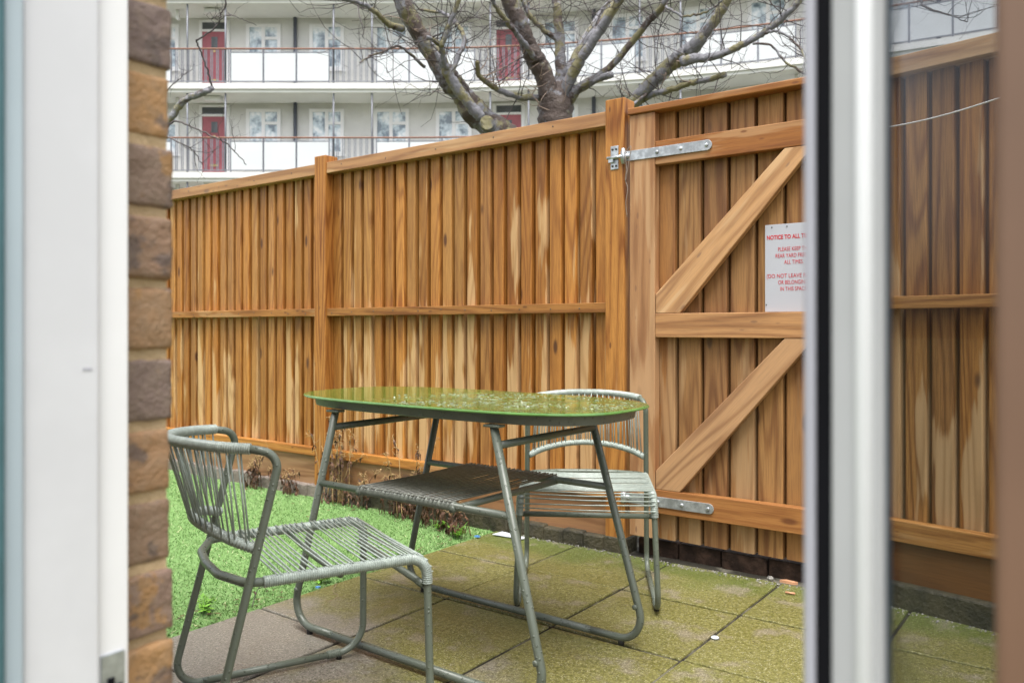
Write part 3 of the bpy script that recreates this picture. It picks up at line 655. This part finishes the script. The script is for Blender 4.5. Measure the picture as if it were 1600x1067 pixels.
# ------------------------------------------------------------------ plants and litter
def dried_weed(u, v, h, nst, label, spread=.10, pale=.5, seed=0):
    rd = random.Random(seed); t = UV('dried_weed', label, 'weed', (u, v, 0), 'withered weeds at the foot of the fence')
    st = MB(); lf = MB(); pf = MB()
    for k in range(int(nst*1.6)):
        x_, y_ = u+rd.gauss(0, spread), v-abs(rd.gauss(0, .03)); hh_ = h*rd.uniform(.45, 1.05); dx, dy = rd.gauss(0, .05), rd.gauss(-.01, .03)
        pts = catmull([(x_, y_, -.01), (x_+dx*.3, y_+dy*.3, hh_*.4), (x_+dx*.8, y_+dy, hh_*.8), (x_+dx*1.6, y_+dy*1.4, hh_)], 5)
        st.tube(pts, np.linspace(.0026, .0010, len(pts)), 5)
        for i in range(int(13+hh_*36)):
            p = pts[min(len(pts)-1, int(len(pts)*rd.random()**.8))]; hi = p[2]/h
            a = rd.uniform(0, 6.28); L_ = rd.uniform(.018, .045); drop = rd.uniform(.4, 1.4); wd_ = rd.uniform(.003, .008)
            d_ = np.array([math.cos(a), math.sin(a)*.6, 0]); s_ = np.array([-math.sin(a), math.cos(a), rd.uniform(-.5, .5)])*wd_
            up_ = np.array([0, 0, 1])
            if hi > .55 and rd.random() < .75:
                q1 = p+d_*L_*.5+up_*L_*rd.uniform(-.3, .5); q2 = p+d_*L_+up_*L_*rd.uniform(-.8, .5); pf.tube([p, q1, q2], [.0012, .0012, .0006], 4)
                if rd.random() < .5: pf.tube([q1, q1+np.array([rd.gauss(0, .012), rd.gauss(0, .012), rd.gauss(0, .014)])], [.0012, .0007], 4)
            else:
                q1 = p+d_*L_*.45-up_*L_*.35*drop; q2 = p+d_*L_*.55-up_*L_*drop*1.1
                lf.add([p-s_*.4, p+s_*.4, q1+s_, q1-s_, q2], [(0, 1, 2, 3), (3, 2, 4)])
    for nm, mb, mt in (('stems', st, M['dead_stem'] if pale > .4 else M['dead_leaf']), ('leaves', lf, M['dead_leaf']), ('dry_tips', pf, M['dead_stem'])):
        if mb.v: t.part(nm, mb, mt)['kind'] = 'stuff'
dried_weed(-3.50, FD-.03, .48, 12, 'tallest tangled dried weed, pale topped, right of the middle fence post', .05, .8, 1)
dried_weed(-3.20, FD-.04, .20, 9, 'short dark withered weed below the left corner of the table shelf', .10, .2, 2)
dried_weed(-2.93, FD-.05, .19, 9, 'short dark withered weed below the middle of the table shelf', .10, .2, 3)
dried_weed(-2.85, FD-.05, .40, 6, 'thin pale dried weed standing behind the table shelf', .09, .8, 4)
dried_weed(-2.66, FD-.09, .24, 11, 'brown withered weed nearest the corner of the paving', .07, .3, 5)
dried_weed(-2.48, FD-.14, .17, 7, 'small brown withered weed leaning over the paving corner', .05, .2, 6)
dried_weed(-3.86, FD-.04, .16, 6, 'small dark withered weed left of the middle fence post', .09, .2, 7)
dried_weed(-4.25, FD-.04, .22, 8, 'small withered weed seen behind the back of the near chair', .10, .3, 8)
def green_weed(u, v, h, n, label, seed):
    rd = random.Random(seed); t = UV('green_weed', label, 'weed', (u, v, 0), 'small green weeds by the paving edge'); st = MB(); lf = MB()
    for k in range(n):
        a = rd.uniform(0, 6.28); l_ = h*rd.uniform(.5, 1.); e_ = np.array([u+math.cos(a)*l_*.6, v+math.sin(a)*l_*.6, l_*rd.uniform(.4, .9)]); b_ = np.array([u, v, -.005])
        st.tube([b_, (b_+e_)/2+np.array([0, 0, .01]), e_], [.0015, .0012, .0008], 4)
        for i in range(6):
            p = b_+(e_-b_)*rd.uniform(.3, 1.); a2 = rd.uniform(0, 6.28); L_ = rd.uniform(.012, .028); d_ = np.array([math.cos(a2), math.sin(a2), rd.uniform(-.2, .5)])*L_; s_ = np.array([-math.sin(a2), math.cos(a2), 0])*L_*.28
            lf.add([p, p+d_*.5+s_, p+d_, p+d_*.5-s_], [(0, 1, 2, 3)])
    t.part('stems', st, M['weed_green']); t.part('leaves', lf, M['weed_green'])
green_weed(-2.495, 1.60, .075, 9, 'bright green leafy weed between the legs of the near chair', 11)
green_weed(-2.44, 2.86, .085, 10, 'bright green leafy weed at the far corner of the paving', 12)
green_weed(-2.62, 2.93, .06, 7, 'low green weed among withered stems behind the paving corner', 13)
green_weed(-2.43, 2.05, .05, 6, 'tiny green weed at the turf edge under the near chair seat', 14)
def litter(name, label, cat, mb, mat, u, v, z=0.004, group=None):
    o = mb.build(name, mat); o.location = W(u, v, z); o.rotation_euler = (0, 0, -YAW); tag(o, label, cat, group); return o
def twig(label, pts, r=.0016, mat='twig'):
    mb = MB(); P = catmull(pts, 6); mb.tube(P, np.linspace(r, r*.4, len(P)), 5); rd = random.Random(len(label))
    for k in range(4):
        p = P[int(len(P)*rd.uniform(.2, .9))]; mb.tube([p, p+np.array([rd.gauss(0, .03), rd.gauss(0, .03), abs(rd.gauss(0, .012))])], [r*.6, r*.3], 4)
    c_ = np.mean(np.array(pts), 0); c_[2] = 0; mb.v = [tuple(np.array(q_)-c_) for q_ in mb.v]
    o = mb.build('fallen_twig', M[mat]); o.location = W(c_[0], c_[1], 0); o.rotation_euler = (0, 0, -YAW); tag(o, label, 'twig', 'fallen twigs')
twig('long dark twig lying on turf under the seat of the near chair', [(-2.50, 1.82, .02), (-2.50, 1.98, .04), (-2.44, 2.15, .03), (-2.42, 2.33, .03)])
twig('dark forked twig sticking up from the turf behind the near chair legs', [(-2.40, 1.72, .0), (-2.42, 1.76, .05), (-2.40, 1.80, .09), (-2.38, 1.84, .13)])
twig('pale thin twig lying on the paving in front of the far table leg', [(-2.34, 2.05, .012), (-2.28, 1.98, .012), (-2.22, 1.95, .014), (-2.20, 1.86, .01)], .0012, 'twig_pale')
litter('paper_scrap', 'white strip of plastic lying at the far paving corner', 'litter', MB().prism([(-.07, -.035), (.09, -.02), (.10, .01), (-.06, .03)], 0, .003, 'z'), M['white_scrap'], -2.26, 3.02)
litter('plastic_scrap', 'blue plastic scrap at the turf edge by the far paving corner', 'litter', MB().prism([(-.012, -.008), (.008, -.006), (.014, .004), (-.004, .010)], 0, .006, 'z'), M['blue_scrap'], -2.36, 2.91)
litter('plastic_scrap', 'small blue plastic scrap at the turf edge behind the chair leg', 'litter', MB().prism([(-.007, -.007), (.008, -.006), (.006, .007), (-.006, .006)], 0, .005, 'z'), M['blue_scrap'], -2.375, 1.99)
litter('cigarette_butt', 'orange cigarette butt lying alone on the mossy slab near the gate', 'litter', MB().tube([(-.017, .0, .003), (.017, .004, .003)], .004, 8), M['orange_scrap'], -.945, 2.965)
o = litter('cigarette_packet', 'crumpled orange and white packet scrap under the gate', 'litter', MB().prism([(-.035, -.007), (.02, -.010), (.030, .004), (-.015, .010)], 0, .010, 'z'), M['orange_scrap'], -.985, 3.085)
litter('pebble', 'white flat pebble lying near a paving joint in front of the gate', 'pebble', MB().tube([(0, 0, 0), (0, 0, .003), (0, 0, .005)], [.013, .012, .006], 10), M['white_scrap'], -.999, 2.406)
litter('pebble', 'grey pebble lying against the bricks under the gate', 'pebble', MB().tube([(0, 0, 0), (0, 0, .006), (0, 0, .012)], [.012, .014, .007], 9), M['grit'], -1.06, 3.09)
ll = MB(); rdl = random.Random(5)
for k in range(260):
    if k % 3: u, v_ = TE-abs(rdl.gauss(0, .10)), rdl.uniform(1.3, 3.0)
    else: u, v_ = rdl.uniform(-5., -2.45), FD-.03-abs(rdl.gauss(0, .16))
    a, L_ = rdl.uniform(0, 6.28), rdl.uniform(.004, .016); d_ = np.array([math.cos(a), math.sin(a), rdl.uniform(-.2, .3)])*L_; s_ = np.array([-math.sin(a), math.cos(a), 0])*L_*.3; p = np.array([u, v_, rdl.uniform(.004, .012)])
    ll.add([p-d_, p+s_, p+d_, p-s_], [(0, 1, 2, 3)])
o = uvsolo('leaf_litter', ll, M['dead_leaf'], (0, 0, 0)); tag(o, 'crumbs of brown dead leaves scattered over the edge of the turf', 'leaf litter', kind='stuff')
# ------------------------------------------------------------------ trees
F_, YH = 1267.8, 511.4
def PX(px, py, Y): return np.array([(px-800)/F_*Y, Y, EYE-(py-YH)*Y/F_])
def limb(mb, pts, Y0, Y1, widths, bid, seg=12, noise=.028, n=7):
    P = catmull([PX(x_, y_, Y0+(Y1-Y0)*i/(len(pts)-1)) for i, (x_, y_) in enumerate(pts)], n)
    w_ = np.interp(np.linspace(0, len(widths)-1, len(P)), range(len(widths)), widths); Ys = P[:, 1]
    P = P+RNG.normal(0, .0035, P.shape)
    mb.tube(P, .87*w_/2*Ys/F_*(1+RNG.normal(0, noise, len(P))), seg, bid); return P
def twigs(mb, P, n, L0, r0, rd, upw=.35, depth=2, start=.25):
    for k in range(n):
        p = P[int(len(P)*rd.uniform(start, .999))]; d = unit(np.array([rd.gauss(0, 1), rd.gauss(0, .8), rd.gauss(upw, .8)])); L_ = L0*rd.uniform(.4, 1.2); pts = [p]
        q = p.copy()
        for i in range(6):
            d = unit(d+np.array([rd.gauss(0, .28), rd.gauss(0, .28), rd.gauss(.08, .28)])); q = q+d*L_/6; pts.append(q.copy())
        pts = np.array(pts); mb.tube(pts, np.linspace(r0, r0*.35, len(pts)), 5 if r0 > .006 else 4, rd.random())
        if depth > 0: twigs(mb, pts, rd.randint(1, 3), L0*.5, r0*.55, rd, upw, depth-1, .3)
tr = thing('bare_plane_tree', 'large bare pollarded plane tree rising behind the fence', 'tree', (PX(868, 300, 8)[0], 8, 0))
def tpart(name, mb, mat): return mb.build(name, mat, tr, tuple(tr.location))
rd = random.Random(3); tw = MB(); tp = MB(); limbs = []
tk = MB(); X0 = PX(868, 300, 8)[0]
P = np.array([(X0, 8, -.1), (X0, 8, .5), (X0+.01, 8, 1.2), (X0, 8, 1.9)]+[tuple(PX(868, y_, 8)) for y_ in (330, 270, 225, 190, 170, 150, 130)])
P = np.array(sorted(P.tolist(), key=lambda q_: q_[2])); P = resample(catmull(P, 6), .05)
tk.tube(P, np.interp(P[:, 2], [0, .4, 1.9, 2.9, 3.15, 3.4], [.28, .20, .175, .16, .175, .09])*(1+RNG.normal(0, .08, len(P))), 16, .26, noise=.09); tpart('trunk', tk, M['bark'])
def L(pts, Y1, ws, bid, ntw=8, Y0=8., L0=.9, r0=.008, seg=12, pale=0):
    ntw = int(ntw*1.15); r0 *= .62; bid = bid+.04
    mb = MB(); P = limb(mb, pts, Y0, Y1, ws, bid, seg); tpart('limb', mb, M['bark']); twigs(tw, P, ntw, L0, r0, rd)
    if pale: twigs(tp, P, pale, .5, .006, rd, .2, 1, .0)
    return P
L([(872, 205), (862, 160), (850, 118), (836, 92), (822, 62), (808, 30), (795, 0), (783, -40)], 7.6, [48, 40, 34, 36, 29, 33, 27, 26], .20, 10, pale=5)
L([(874, 165), (877, 120), (875, 70), (872, 35), (868, 0), (864, -40)], 7.9, [30, 22, 19, 17, 16, 15], .06, 10)
L([(880, 160), (887, 132), (905, 98), (928, 62), (950, 28), (975, -12), (995, -50)], 7.4, [26, 22, 19, 17, 17, 16, 15], -.06, 10)
L([(884, 165), (905, 138), (945, 112), (985, 70), (1015, 32), (1032, 15), (1052, -15)], 7.2, [22, 16, 13, 12, 12, 12, 8], .05, 14)
L([(878, 140), (893, 98), (915, 62), (932, 45), (950, 15), (975, -15)], 8.6, [16, 13, 11, 10, 9, 8], .08, 10)
L([(872, 62), (850, 48), (830, 28), (818, 5), (808, -20)], 7.8, [11, 9, 9, 8, 8], .10, 6, Y0=7.95)
L([(835, 92), (815, 62), (795, 38), (776, 12), (762, -15)], 7.2, [11, 10, 9, 8, 8], .08, 8, Y0=7.75)
L([(882, 140), (902, 80), (925, 42), (955, 0), (975, -30)], 9., [14, 13, 12, 12, 11], -.08, 8)
L([(892, 152), (912, 138), (936, 124), (955, 117)], 7.6, [11, 11, 10, 13], -.1, 4, L0=.4)
L([(858, 152), (825, 153), (790, 146), (768, 134), (748, 118), (745, 95)], 7.5, [12, 12, 11, 10, 9, 7], -.12, 8, pale=10)
# left limb
PL = L([(866, 330), (830, 265), (790, 214), (758, 190), (738, 172), (722, 148), (706, 130), (690, 108), (670, 75), (652, 48), (634, 15), (618, -25)], 7.3, [48, 50, 52, 44, 50, 38, 42, 36, 35, 31, 32, 28], .10, 14, pale=6)
L([(752, 186), (735, 165), (714, 138), (698, 112), (682, 82)], 7.25, [20, 19, 20, 18, 8], -.05, 6, Y0=7.45)
mb = MB(); kn = limb(mb, [(764, 200), (762, 195), (761, 192)], 7.35, 7.2, [26, 27, 25], .02); tpart('cut_stub', mb, M['bark'])
L([(702, 112), (694, 98), (690, 74), (680, 65), (668, 58)], 7.0, [11, 10, 9, 8, 7], -.12, 6, Y0=7.3)
L([(690, 74), (700, 45), (712, 15), (722, -15)], 6.9, [9, 9, 8, 8], -.12, 8, Y0=7.05)
L([(706, 115), (716, 88), (726, 62), (714, 38), (704, 28), (690, 20), (655, 16)], 7.6, [9, 9, 8, 8, 7, 6, 4], .02, 10, Y0=7.4)
L([(628, 45), (608, 38), (590, 22), (568, 8), (545, 0), (515, -4)], 6.8, [13, 11, 9, 8, 7, 6], .0, 12, Y0=7.35)
L([(664, 105), (640, 84), (622, 72), (600, 80), (575, 90), (562, 98)], 6.7, [6, 5, 4, 4, 3, 2], .1, 10, Y0=7.3, L0=.7, r0=.006)
# right limb
L([(870, 370), (905, 290), (950, 212), (985, 165), (1008, 140), (1030, 118), (1052, 98), (1072, 84), (1085, 72), (1104, 50), (1122, 25), (1142, -12), (1155, -45)], 7.0, [40, 36, 30, 23, 24, 25, 27, 32, 26, 20, 19, 17, 16], .0, 14)
L([(1066, 96), (1088, 92), (1120, 88), (1152, 74), (1190, 53), (1215, 35), (1240, 12), (1268, -18)], 6.6, [20, 17, 14, 13, 12, 12, 12, 10], -.04, 16, Y0=7.1)
L([(955, 205), (990, 168), (1015, 150), (1042, 142), (1075, 132), (1105, 125), (1132, 117)], 7.0, [12, 11, 11, 11, 10, 10, 11], -.14, 8, pale=8)
L([(1045, 118), (1010, 148), (985, 165), (960, 182)], 6.9, [4, 5, 5, 5], .12, 4, L0=.4)
L([(1195, 52), (1215, 50), (1235, 60), (1252, 80), (1262, 100)], 6.5, [6, 5, 4, 4, 3], .1, 8, Y0=6.75, L0=.6, r0=.006)
L([(1175, 68), (1205, 72), (1225, 95), (1250, 112), (1270, 120)], 6.6, [5, 4, 4, 4, 3], .1, 8, Y0=6.75, L0=.6, r0=.006)
L([(1040, 10), (1065, 25), (1095, 22), (1115, 12), (1130, 0)], 6.9, [5, 4, 4, 3, 3], .1, 8, Y0=7.2, L0=.6, r0=.005)
L([(1300, -60), (1380, -40), (1432, -5), (1445, 12), (1480, 22), (1510, 35)], 6.2, [9, 8, 5, 4, 3, 2], .1, 10, Y0=6.5, L0=.6, r0=.005)
tpart('twigs', tw, M['twig'])['kind'] = 'stuff'; tpart('pale_twigs', tp, M['twig_pale'])['kind'] = 'stuff'
t2 = thing('bare_garden_tree', 'broken bare branch of a second tree reaching out past the brick wall', 'tree', (-3.2, 6.74, 0))
def t2part(name, mb, mat): return mb.build(name, mat, t2, tuple(t2.location))
mb = MB(); mb.tube(catmull([(-3.2, 6.74, -.1), (-3.22, 6.74, 1.), (-3.15, 6.74, 1.9), (-3.25, 6.74, 3.3)], 6), np.linspace(.09, .05, 19), 12, .1); t2part('trunk', mb, M['bark'])
mb = MB(); tw = MB(); rd = random.Random(9)
P = limb(mb, [(190, 300), (212, 258), (246, 212), (272, 178), (290, 156), (312, 148), (333, 138)], 6.7, 6.6, [16, 14, 12, 12, 11, 12, 10], .1); t2part('branch', mb, M['bark'])
limb(tw, [(331, 141), (328, 122), (320, 98), (312, 78), (307, 63)], 6.6, 6.5, [4, 3.5, 3, 3, 3], .1, 6); P2 = limb(tw, [(307, 63), (325, 52), (340, 38), (345, 25)], 6.5, 6.5, [3, 3, 2, 1.5], .1, 6); twigs(tw, P2, 3, .2, .003, rd)
P3 = limb(tw, [(255, 205), (275, 190), (310, 203), (345, 220), (365, 235), (385, 258)], 6.6, 6.6, [4, 3.5, 3, 2.5, 2, 1.5], .1, 6); twigs(tw, P3, 7, .3, .003, rd)
P3 = limb(tw, [(240, 215), (262, 215), (290, 228), (305, 238), (315, 258)], 6.6, 6.6, [3.5, 3, 2.5, 2, 1.5], .1, 6); twigs(tw, P3, 5, .25, .003, rd)
P3 = limb(tw, [(240, 160), (268, 135), (285, 120), (300, 108)], 6.6, 6.6, [3, 2, 1.5, 1], .1, 5); twigs(tw, P3, 6, .25, .002, rd)
P3 = limb(tw, [(330, 30), (345, 22), (352, 8), (350, -10)], 6.5, 6.4, [2, 2, 3, 3], .1, 5); P3 = limb(tw, [(340, 35), (355, 25), (378, 30), (400, 40)], 6.5, 6.4, [1.5, 1.5, 1.5, 1], .1, 5); twigs(tw, P3, 5, .2, .002, rd)
t2part('twigs', tw, M['twig'])

# ------------------------------------------------------------------ block of flats
SB = -3.9; RATE = math.radians(1.85)
SS = np.linspace(-22, 24, 461); HD = -np.maximum(0, SS-SB)*RATE
stp = SS[1]-SS[0]; i0 = int(np.argmin(abs(SS-SB)))
EX = np.zeros(len(SS)); EY = np.zeros(len(SS)); EX[i0] = SB; EY[i0] = 24.8
for i in range(i0+1, len(SS)): EX[i] = EX[i-1]+math.cos(HD[i-1])*stp; EY[i] = EY[i-1]+math.sin(HD[i-1])*stp
for i in range(i0-1, -1, -1): EX[i] = EX[i+1]-stp; EY[i] = 24.8
def FP(s, off):            # off > 0 runs back into the building from the balcony edge
    x_, y_, h_ = np.interp(s, SS, EX), np.interp(s, SS, EY), np.interp(s, SS, HD); return (x_-math.sin(h_)*off, y_+math.cos(h_)*off, h_)
bl = thing('apartment_block', 'curved block of flats with white access balconies and red doors', 'building', (0, 30, 0))
BO = np.array(bl.location)
def strip(off0, off1, z0, z1, s0=-20., s1=23., n=60):
    mb = MB(); vs = []; fs = []
    for s in np.linspace(s0, s1, n):
        for off, z in ((off0, z0), (off1, z0), (off1, z1), (off0, z1)):
            x_, y_, _ = FP(s, off); vs.append((x_, y_, z))
    for i in range(n-1):
        for k in range(4): fs.append((4*i+k, 4*i+(k+1) % 4, 4*i+4+(k+1) % 4, 4*i+4+k))
    fs += [(0, 1, 2, 3)[::-1], tuple(4*(n-1)+k for k in range(4))]; mb.add(vs, fs, .5); return mb
def bpart(name, mb, mat, parent=None): return mb.build(name, mat, parent or bl, BO)
def fbox(mb, s, w_, off0, off1, z0, z1):
    x_, y_, h_ = FP(s, 0); c_, n_ = np.array([math.cos(h_), math.sin(h_)]), np.array([-math.sin(h_), math.cos(h_)]); o_ = np.array([x_, y_]); vs = []
    for z in (z0, z1):
        for off in (off0, off1):
            for e_ in (-w_/2, w_/2): q_ = o_+c_*e_+n_*off; vs.append((q_[0], q_[1], z))
    mb.add(vs, [(0, 2, 3, 1), (4, 5, 7, 6), (0, 1, 5, 4), (2, 6, 7, 3), (0, 4, 6, 2), (1, 3, 7, 5)]); return mb
WO = 1.25
bpart('wall', strip(WO, WO+.4, 0, 14.2), M['render'])
DK = [3.0, 5.70, 8.42, 11.15]
for z in DK:
    bpart('balcony_slab', strip(.03, WO-.005, z-.27, z-.002), M['soffit']); bpart('slab_edge', strip(-.03, .0295, z-.17, z), M['slab_white'])
def window(s, z, big=True):
    w_, h_ = 1.08, 1.46; f = MB()
    zb = z+.80
    for e_ in (-w_/2+.04, 0, w_/2-.04): fbox(f, s+e_, .11, WO-.06, WO+.05, zb, zb+h_)
    for zz in (zb, zb+h_-.095): fbox(f, s, w_+.01, WO-.058, WO+.05, zz, zz+.095)
    fbox(f, s+.26, .44, WO-.055, WO+.05, zb+h_-.50, zb+h_-.41); fbox(f, s, w_+.14, WO-.10, WO-.061, zb-.05, zb-.005)
    wn = bpart('window', f, M['upvc']); pn = MB(); fbox(pn, s, w_-.1, WO-.02, WO-.004, zb+.03, zb+h_-.03); bpart('pane', pn, M['wglass'], wn)
def front_door(s, z):
    f = MB(); 
    for e_ in (-.44, .44): fbox(f, s+e_, .09, WO-.06, WO+.05, z, z+2.38)
    for zz in (2.02, 2.32): fbox(f, s, .80, WO-.058, WO+.05, z+zz, z+zz+.07)
    fr_ = bpart('door_frame', f, M['upvc']); 
    d_ = MB(); fbox(d_, s, .78, WO-.03, WO-.004, z+.01, z+2.02); dr = bpart('door', d_, M['door_red'])
    p_ = MB()
    for a_, w2_, za, zb in ((-.18, .22, .15, .85), (.18, .22, .15, .85), (-.18, .22, 1.05, 1.3), (.18, .22, 1.05, 1.3)): fbox(p_, s+a_, w2_, WO-.045, WO-.0305, z+za, z+zb)
    bpart('door_panels', p_, M['door_red'], dr); l_ = MB(); fbox(l_, s, .28, WO-.055, WO-.046, z+.42, z+.49); fbox(l_, s, .06, WO-.055, WO-.031, z+1.36, z+1.42); bpart('letterbox', l_, M['brass'], dr)
    g_ = MB(); fbox(g_, s, .2, WO-.04, WO-.0305, z+1.5, z+1.85); bpart('door_glass', g_, M['dark_glass'], dr)
    t_ = MB(); fbox(t_, s, .78, WO-.02, WO-.004, z+2.09, z+2.32); bpart('transom', t_, M['dark_glass'], fr_)
per = 9.3
for fl, z in enumerate(DK[:3]):
    hr = MB(); n_ = 90
    pts = [FP(s, .04)[:2]+(z+1.07,) for s in np.linspace(-19, 22, n_)]; hr.tube(pts, .028, 6); bpart('handrail', hr, M['rail_brown'])
    for k in range(-1, 4):
        s0 = -9.54+per*k
        if -19 < s0 < 21: front_door(s0, z)
        for o_ in (1.57, 3.6, 5.66, 7.6):
            if -19 < s0+o_ < 21 and z > 0: window(s0+o_, z)
        for a_, nb in ((.92, 3), (5.38, 3)):
            for j in range(nb):
                s = s0+a_+.505+j*1.01
                if not -18 < s < 21: continue
                p_ = MB(); fbox(p_, s, .955, .03, .042, z+.09, z+.93); pn = bpart('balcony_panel', p_, M['panel'])
                f = MB()
                for e_ in (-.495, .495): fbox(f, s+e_, .03, .02, .055, z, z+1.05)
                for zz in (.055, .945): fbox(f, s, .955, .025, .05, z+zz, z+zz+.025)
                bpart('panel_frame', f, M['rail_steel'], pn)
        for a_, b_ in ((-.95, .88), (3.98, 5.32)):
            if not (-18 < s0+a_ and s0+b_ < 21): continue
            f = MB(); s = s0+a_+.06; k2 = 0
            while s < s0+b_:
                fbox(f, s, .022, .03, .052, z+.05, z+1.05); s += (.05 if k2 % 2 else .13); k2 += 1
            fbox(f, s0+(a_+b_)/2, b_-a_, .028, .055, z+.06, z+.085); bpart('balustrade', f, M['rail_steel'])
        for a_ in (-.43, .74, 4.06, 5.24):
            if not -18 < s0+a_ < 21: continue
            x_, y_, _ = FP(s0+a_, .12); bpart('balcony_post', MB().tube([(x_, y_, z), (x_, y_, z+2.72)], .03, 8), M['rail_steel'])
        if -18 < s0+2.6 < 21: x_, y_, _ = FP(s0+2.6, WO-.08); bpart('drainpipe', MB().tube([(x_, y_, z), (x_, y_, z+2.45)], .06, 8), M['pipe'])
        if -18 < s0-1. < 21: f = MB(); fbox(f, s0-.9, .09, .5, .62, z+2.15, z+2.43); fbox(f, s0+.25, .5, .35, .6, z+2.30, z+2.43); bpart('soffit_lamp', f, M['slab_white'])

# ------------------------------------------------------------------ camera, light, world
cam = bpy.data.cameras.new('camera'); co = bpy.data.objects.new('camera', cam); COL.objects.link(co)
co.location = (0, 0, EYE); co.rotation_euler = (PI/2, 0, 0); cam.sensor_width = 36; cam.lens = F_/1600*36; cam.shift_y = -(533.5-YH)/1600
cam.clip_start = .02; cam.clip_end = 400; cam.dof.use_dof = True; cam.dof.focus_distance = 2.9; cam.dof.aperture_fstop = 5.0
scene.camera = co
EL, AZ = math.radians(70), math.radians(184)      # high soft sun behind thin cloud, over the house side
sd = bpy.data.lights.new('sun', 'SUN'); sd.energy = 1.6; sd.angle = math.radians(32); sd.color = (1., .965, .91)
so = bpy.data.objects.new('sun', sd); COL.objects.link(so)
dirv = Vector((math.sin(AZ)*math.cos(EL), math.cos(AZ)*math.cos(EL), math.sin(EL)))
so.rotation_euler = (-dirv).to_track_quat('-Z', 'Y').to_euler()
wd_ = bpy.data.worlds.new('World'); scene.world = wd_; wd_.use_nodes = True; nt = wd_.node_tree; nt.nodes.clear()
sk = nt.nodes.new('ShaderNodeTexSky'); sk.sky_type = 'NISHITA'; sk.sun_disc = False; sk.sun_elevation = EL; sk.sun_rotation = AZ; sk.dust_density = 4.; sk.air_density = 1.; sk.ozone_density = 1.
hs_ = nt.nodes.new('ShaderNodeHueSaturation'); hs_.inputs['Saturation'].default_value = .25; nt.links.new(sk.outputs[0], hs_.inputs['Color'])
bg = nt.nodes.new('ShaderNodeBackground'); bg.inputs[1].default_value = .15; nt.links.new(hs_.outputs[0], bg.inputs[0]); wo = nt.nodes.new('ShaderNodeOutputWorld'); nt.links.new(bg.outputs[0], wo.inputs[0])
scene.view_settings.view_transform = 'Standard'; scene.view_settings.look = 'None'; scene.view_settings.exposure = 1.24; scene.view_settings.gamma = 1.
scene.render.engine = 'CYCLES'; scene.cycles.use_denoising = True; scene.cycles.use_adaptive_sampling = False
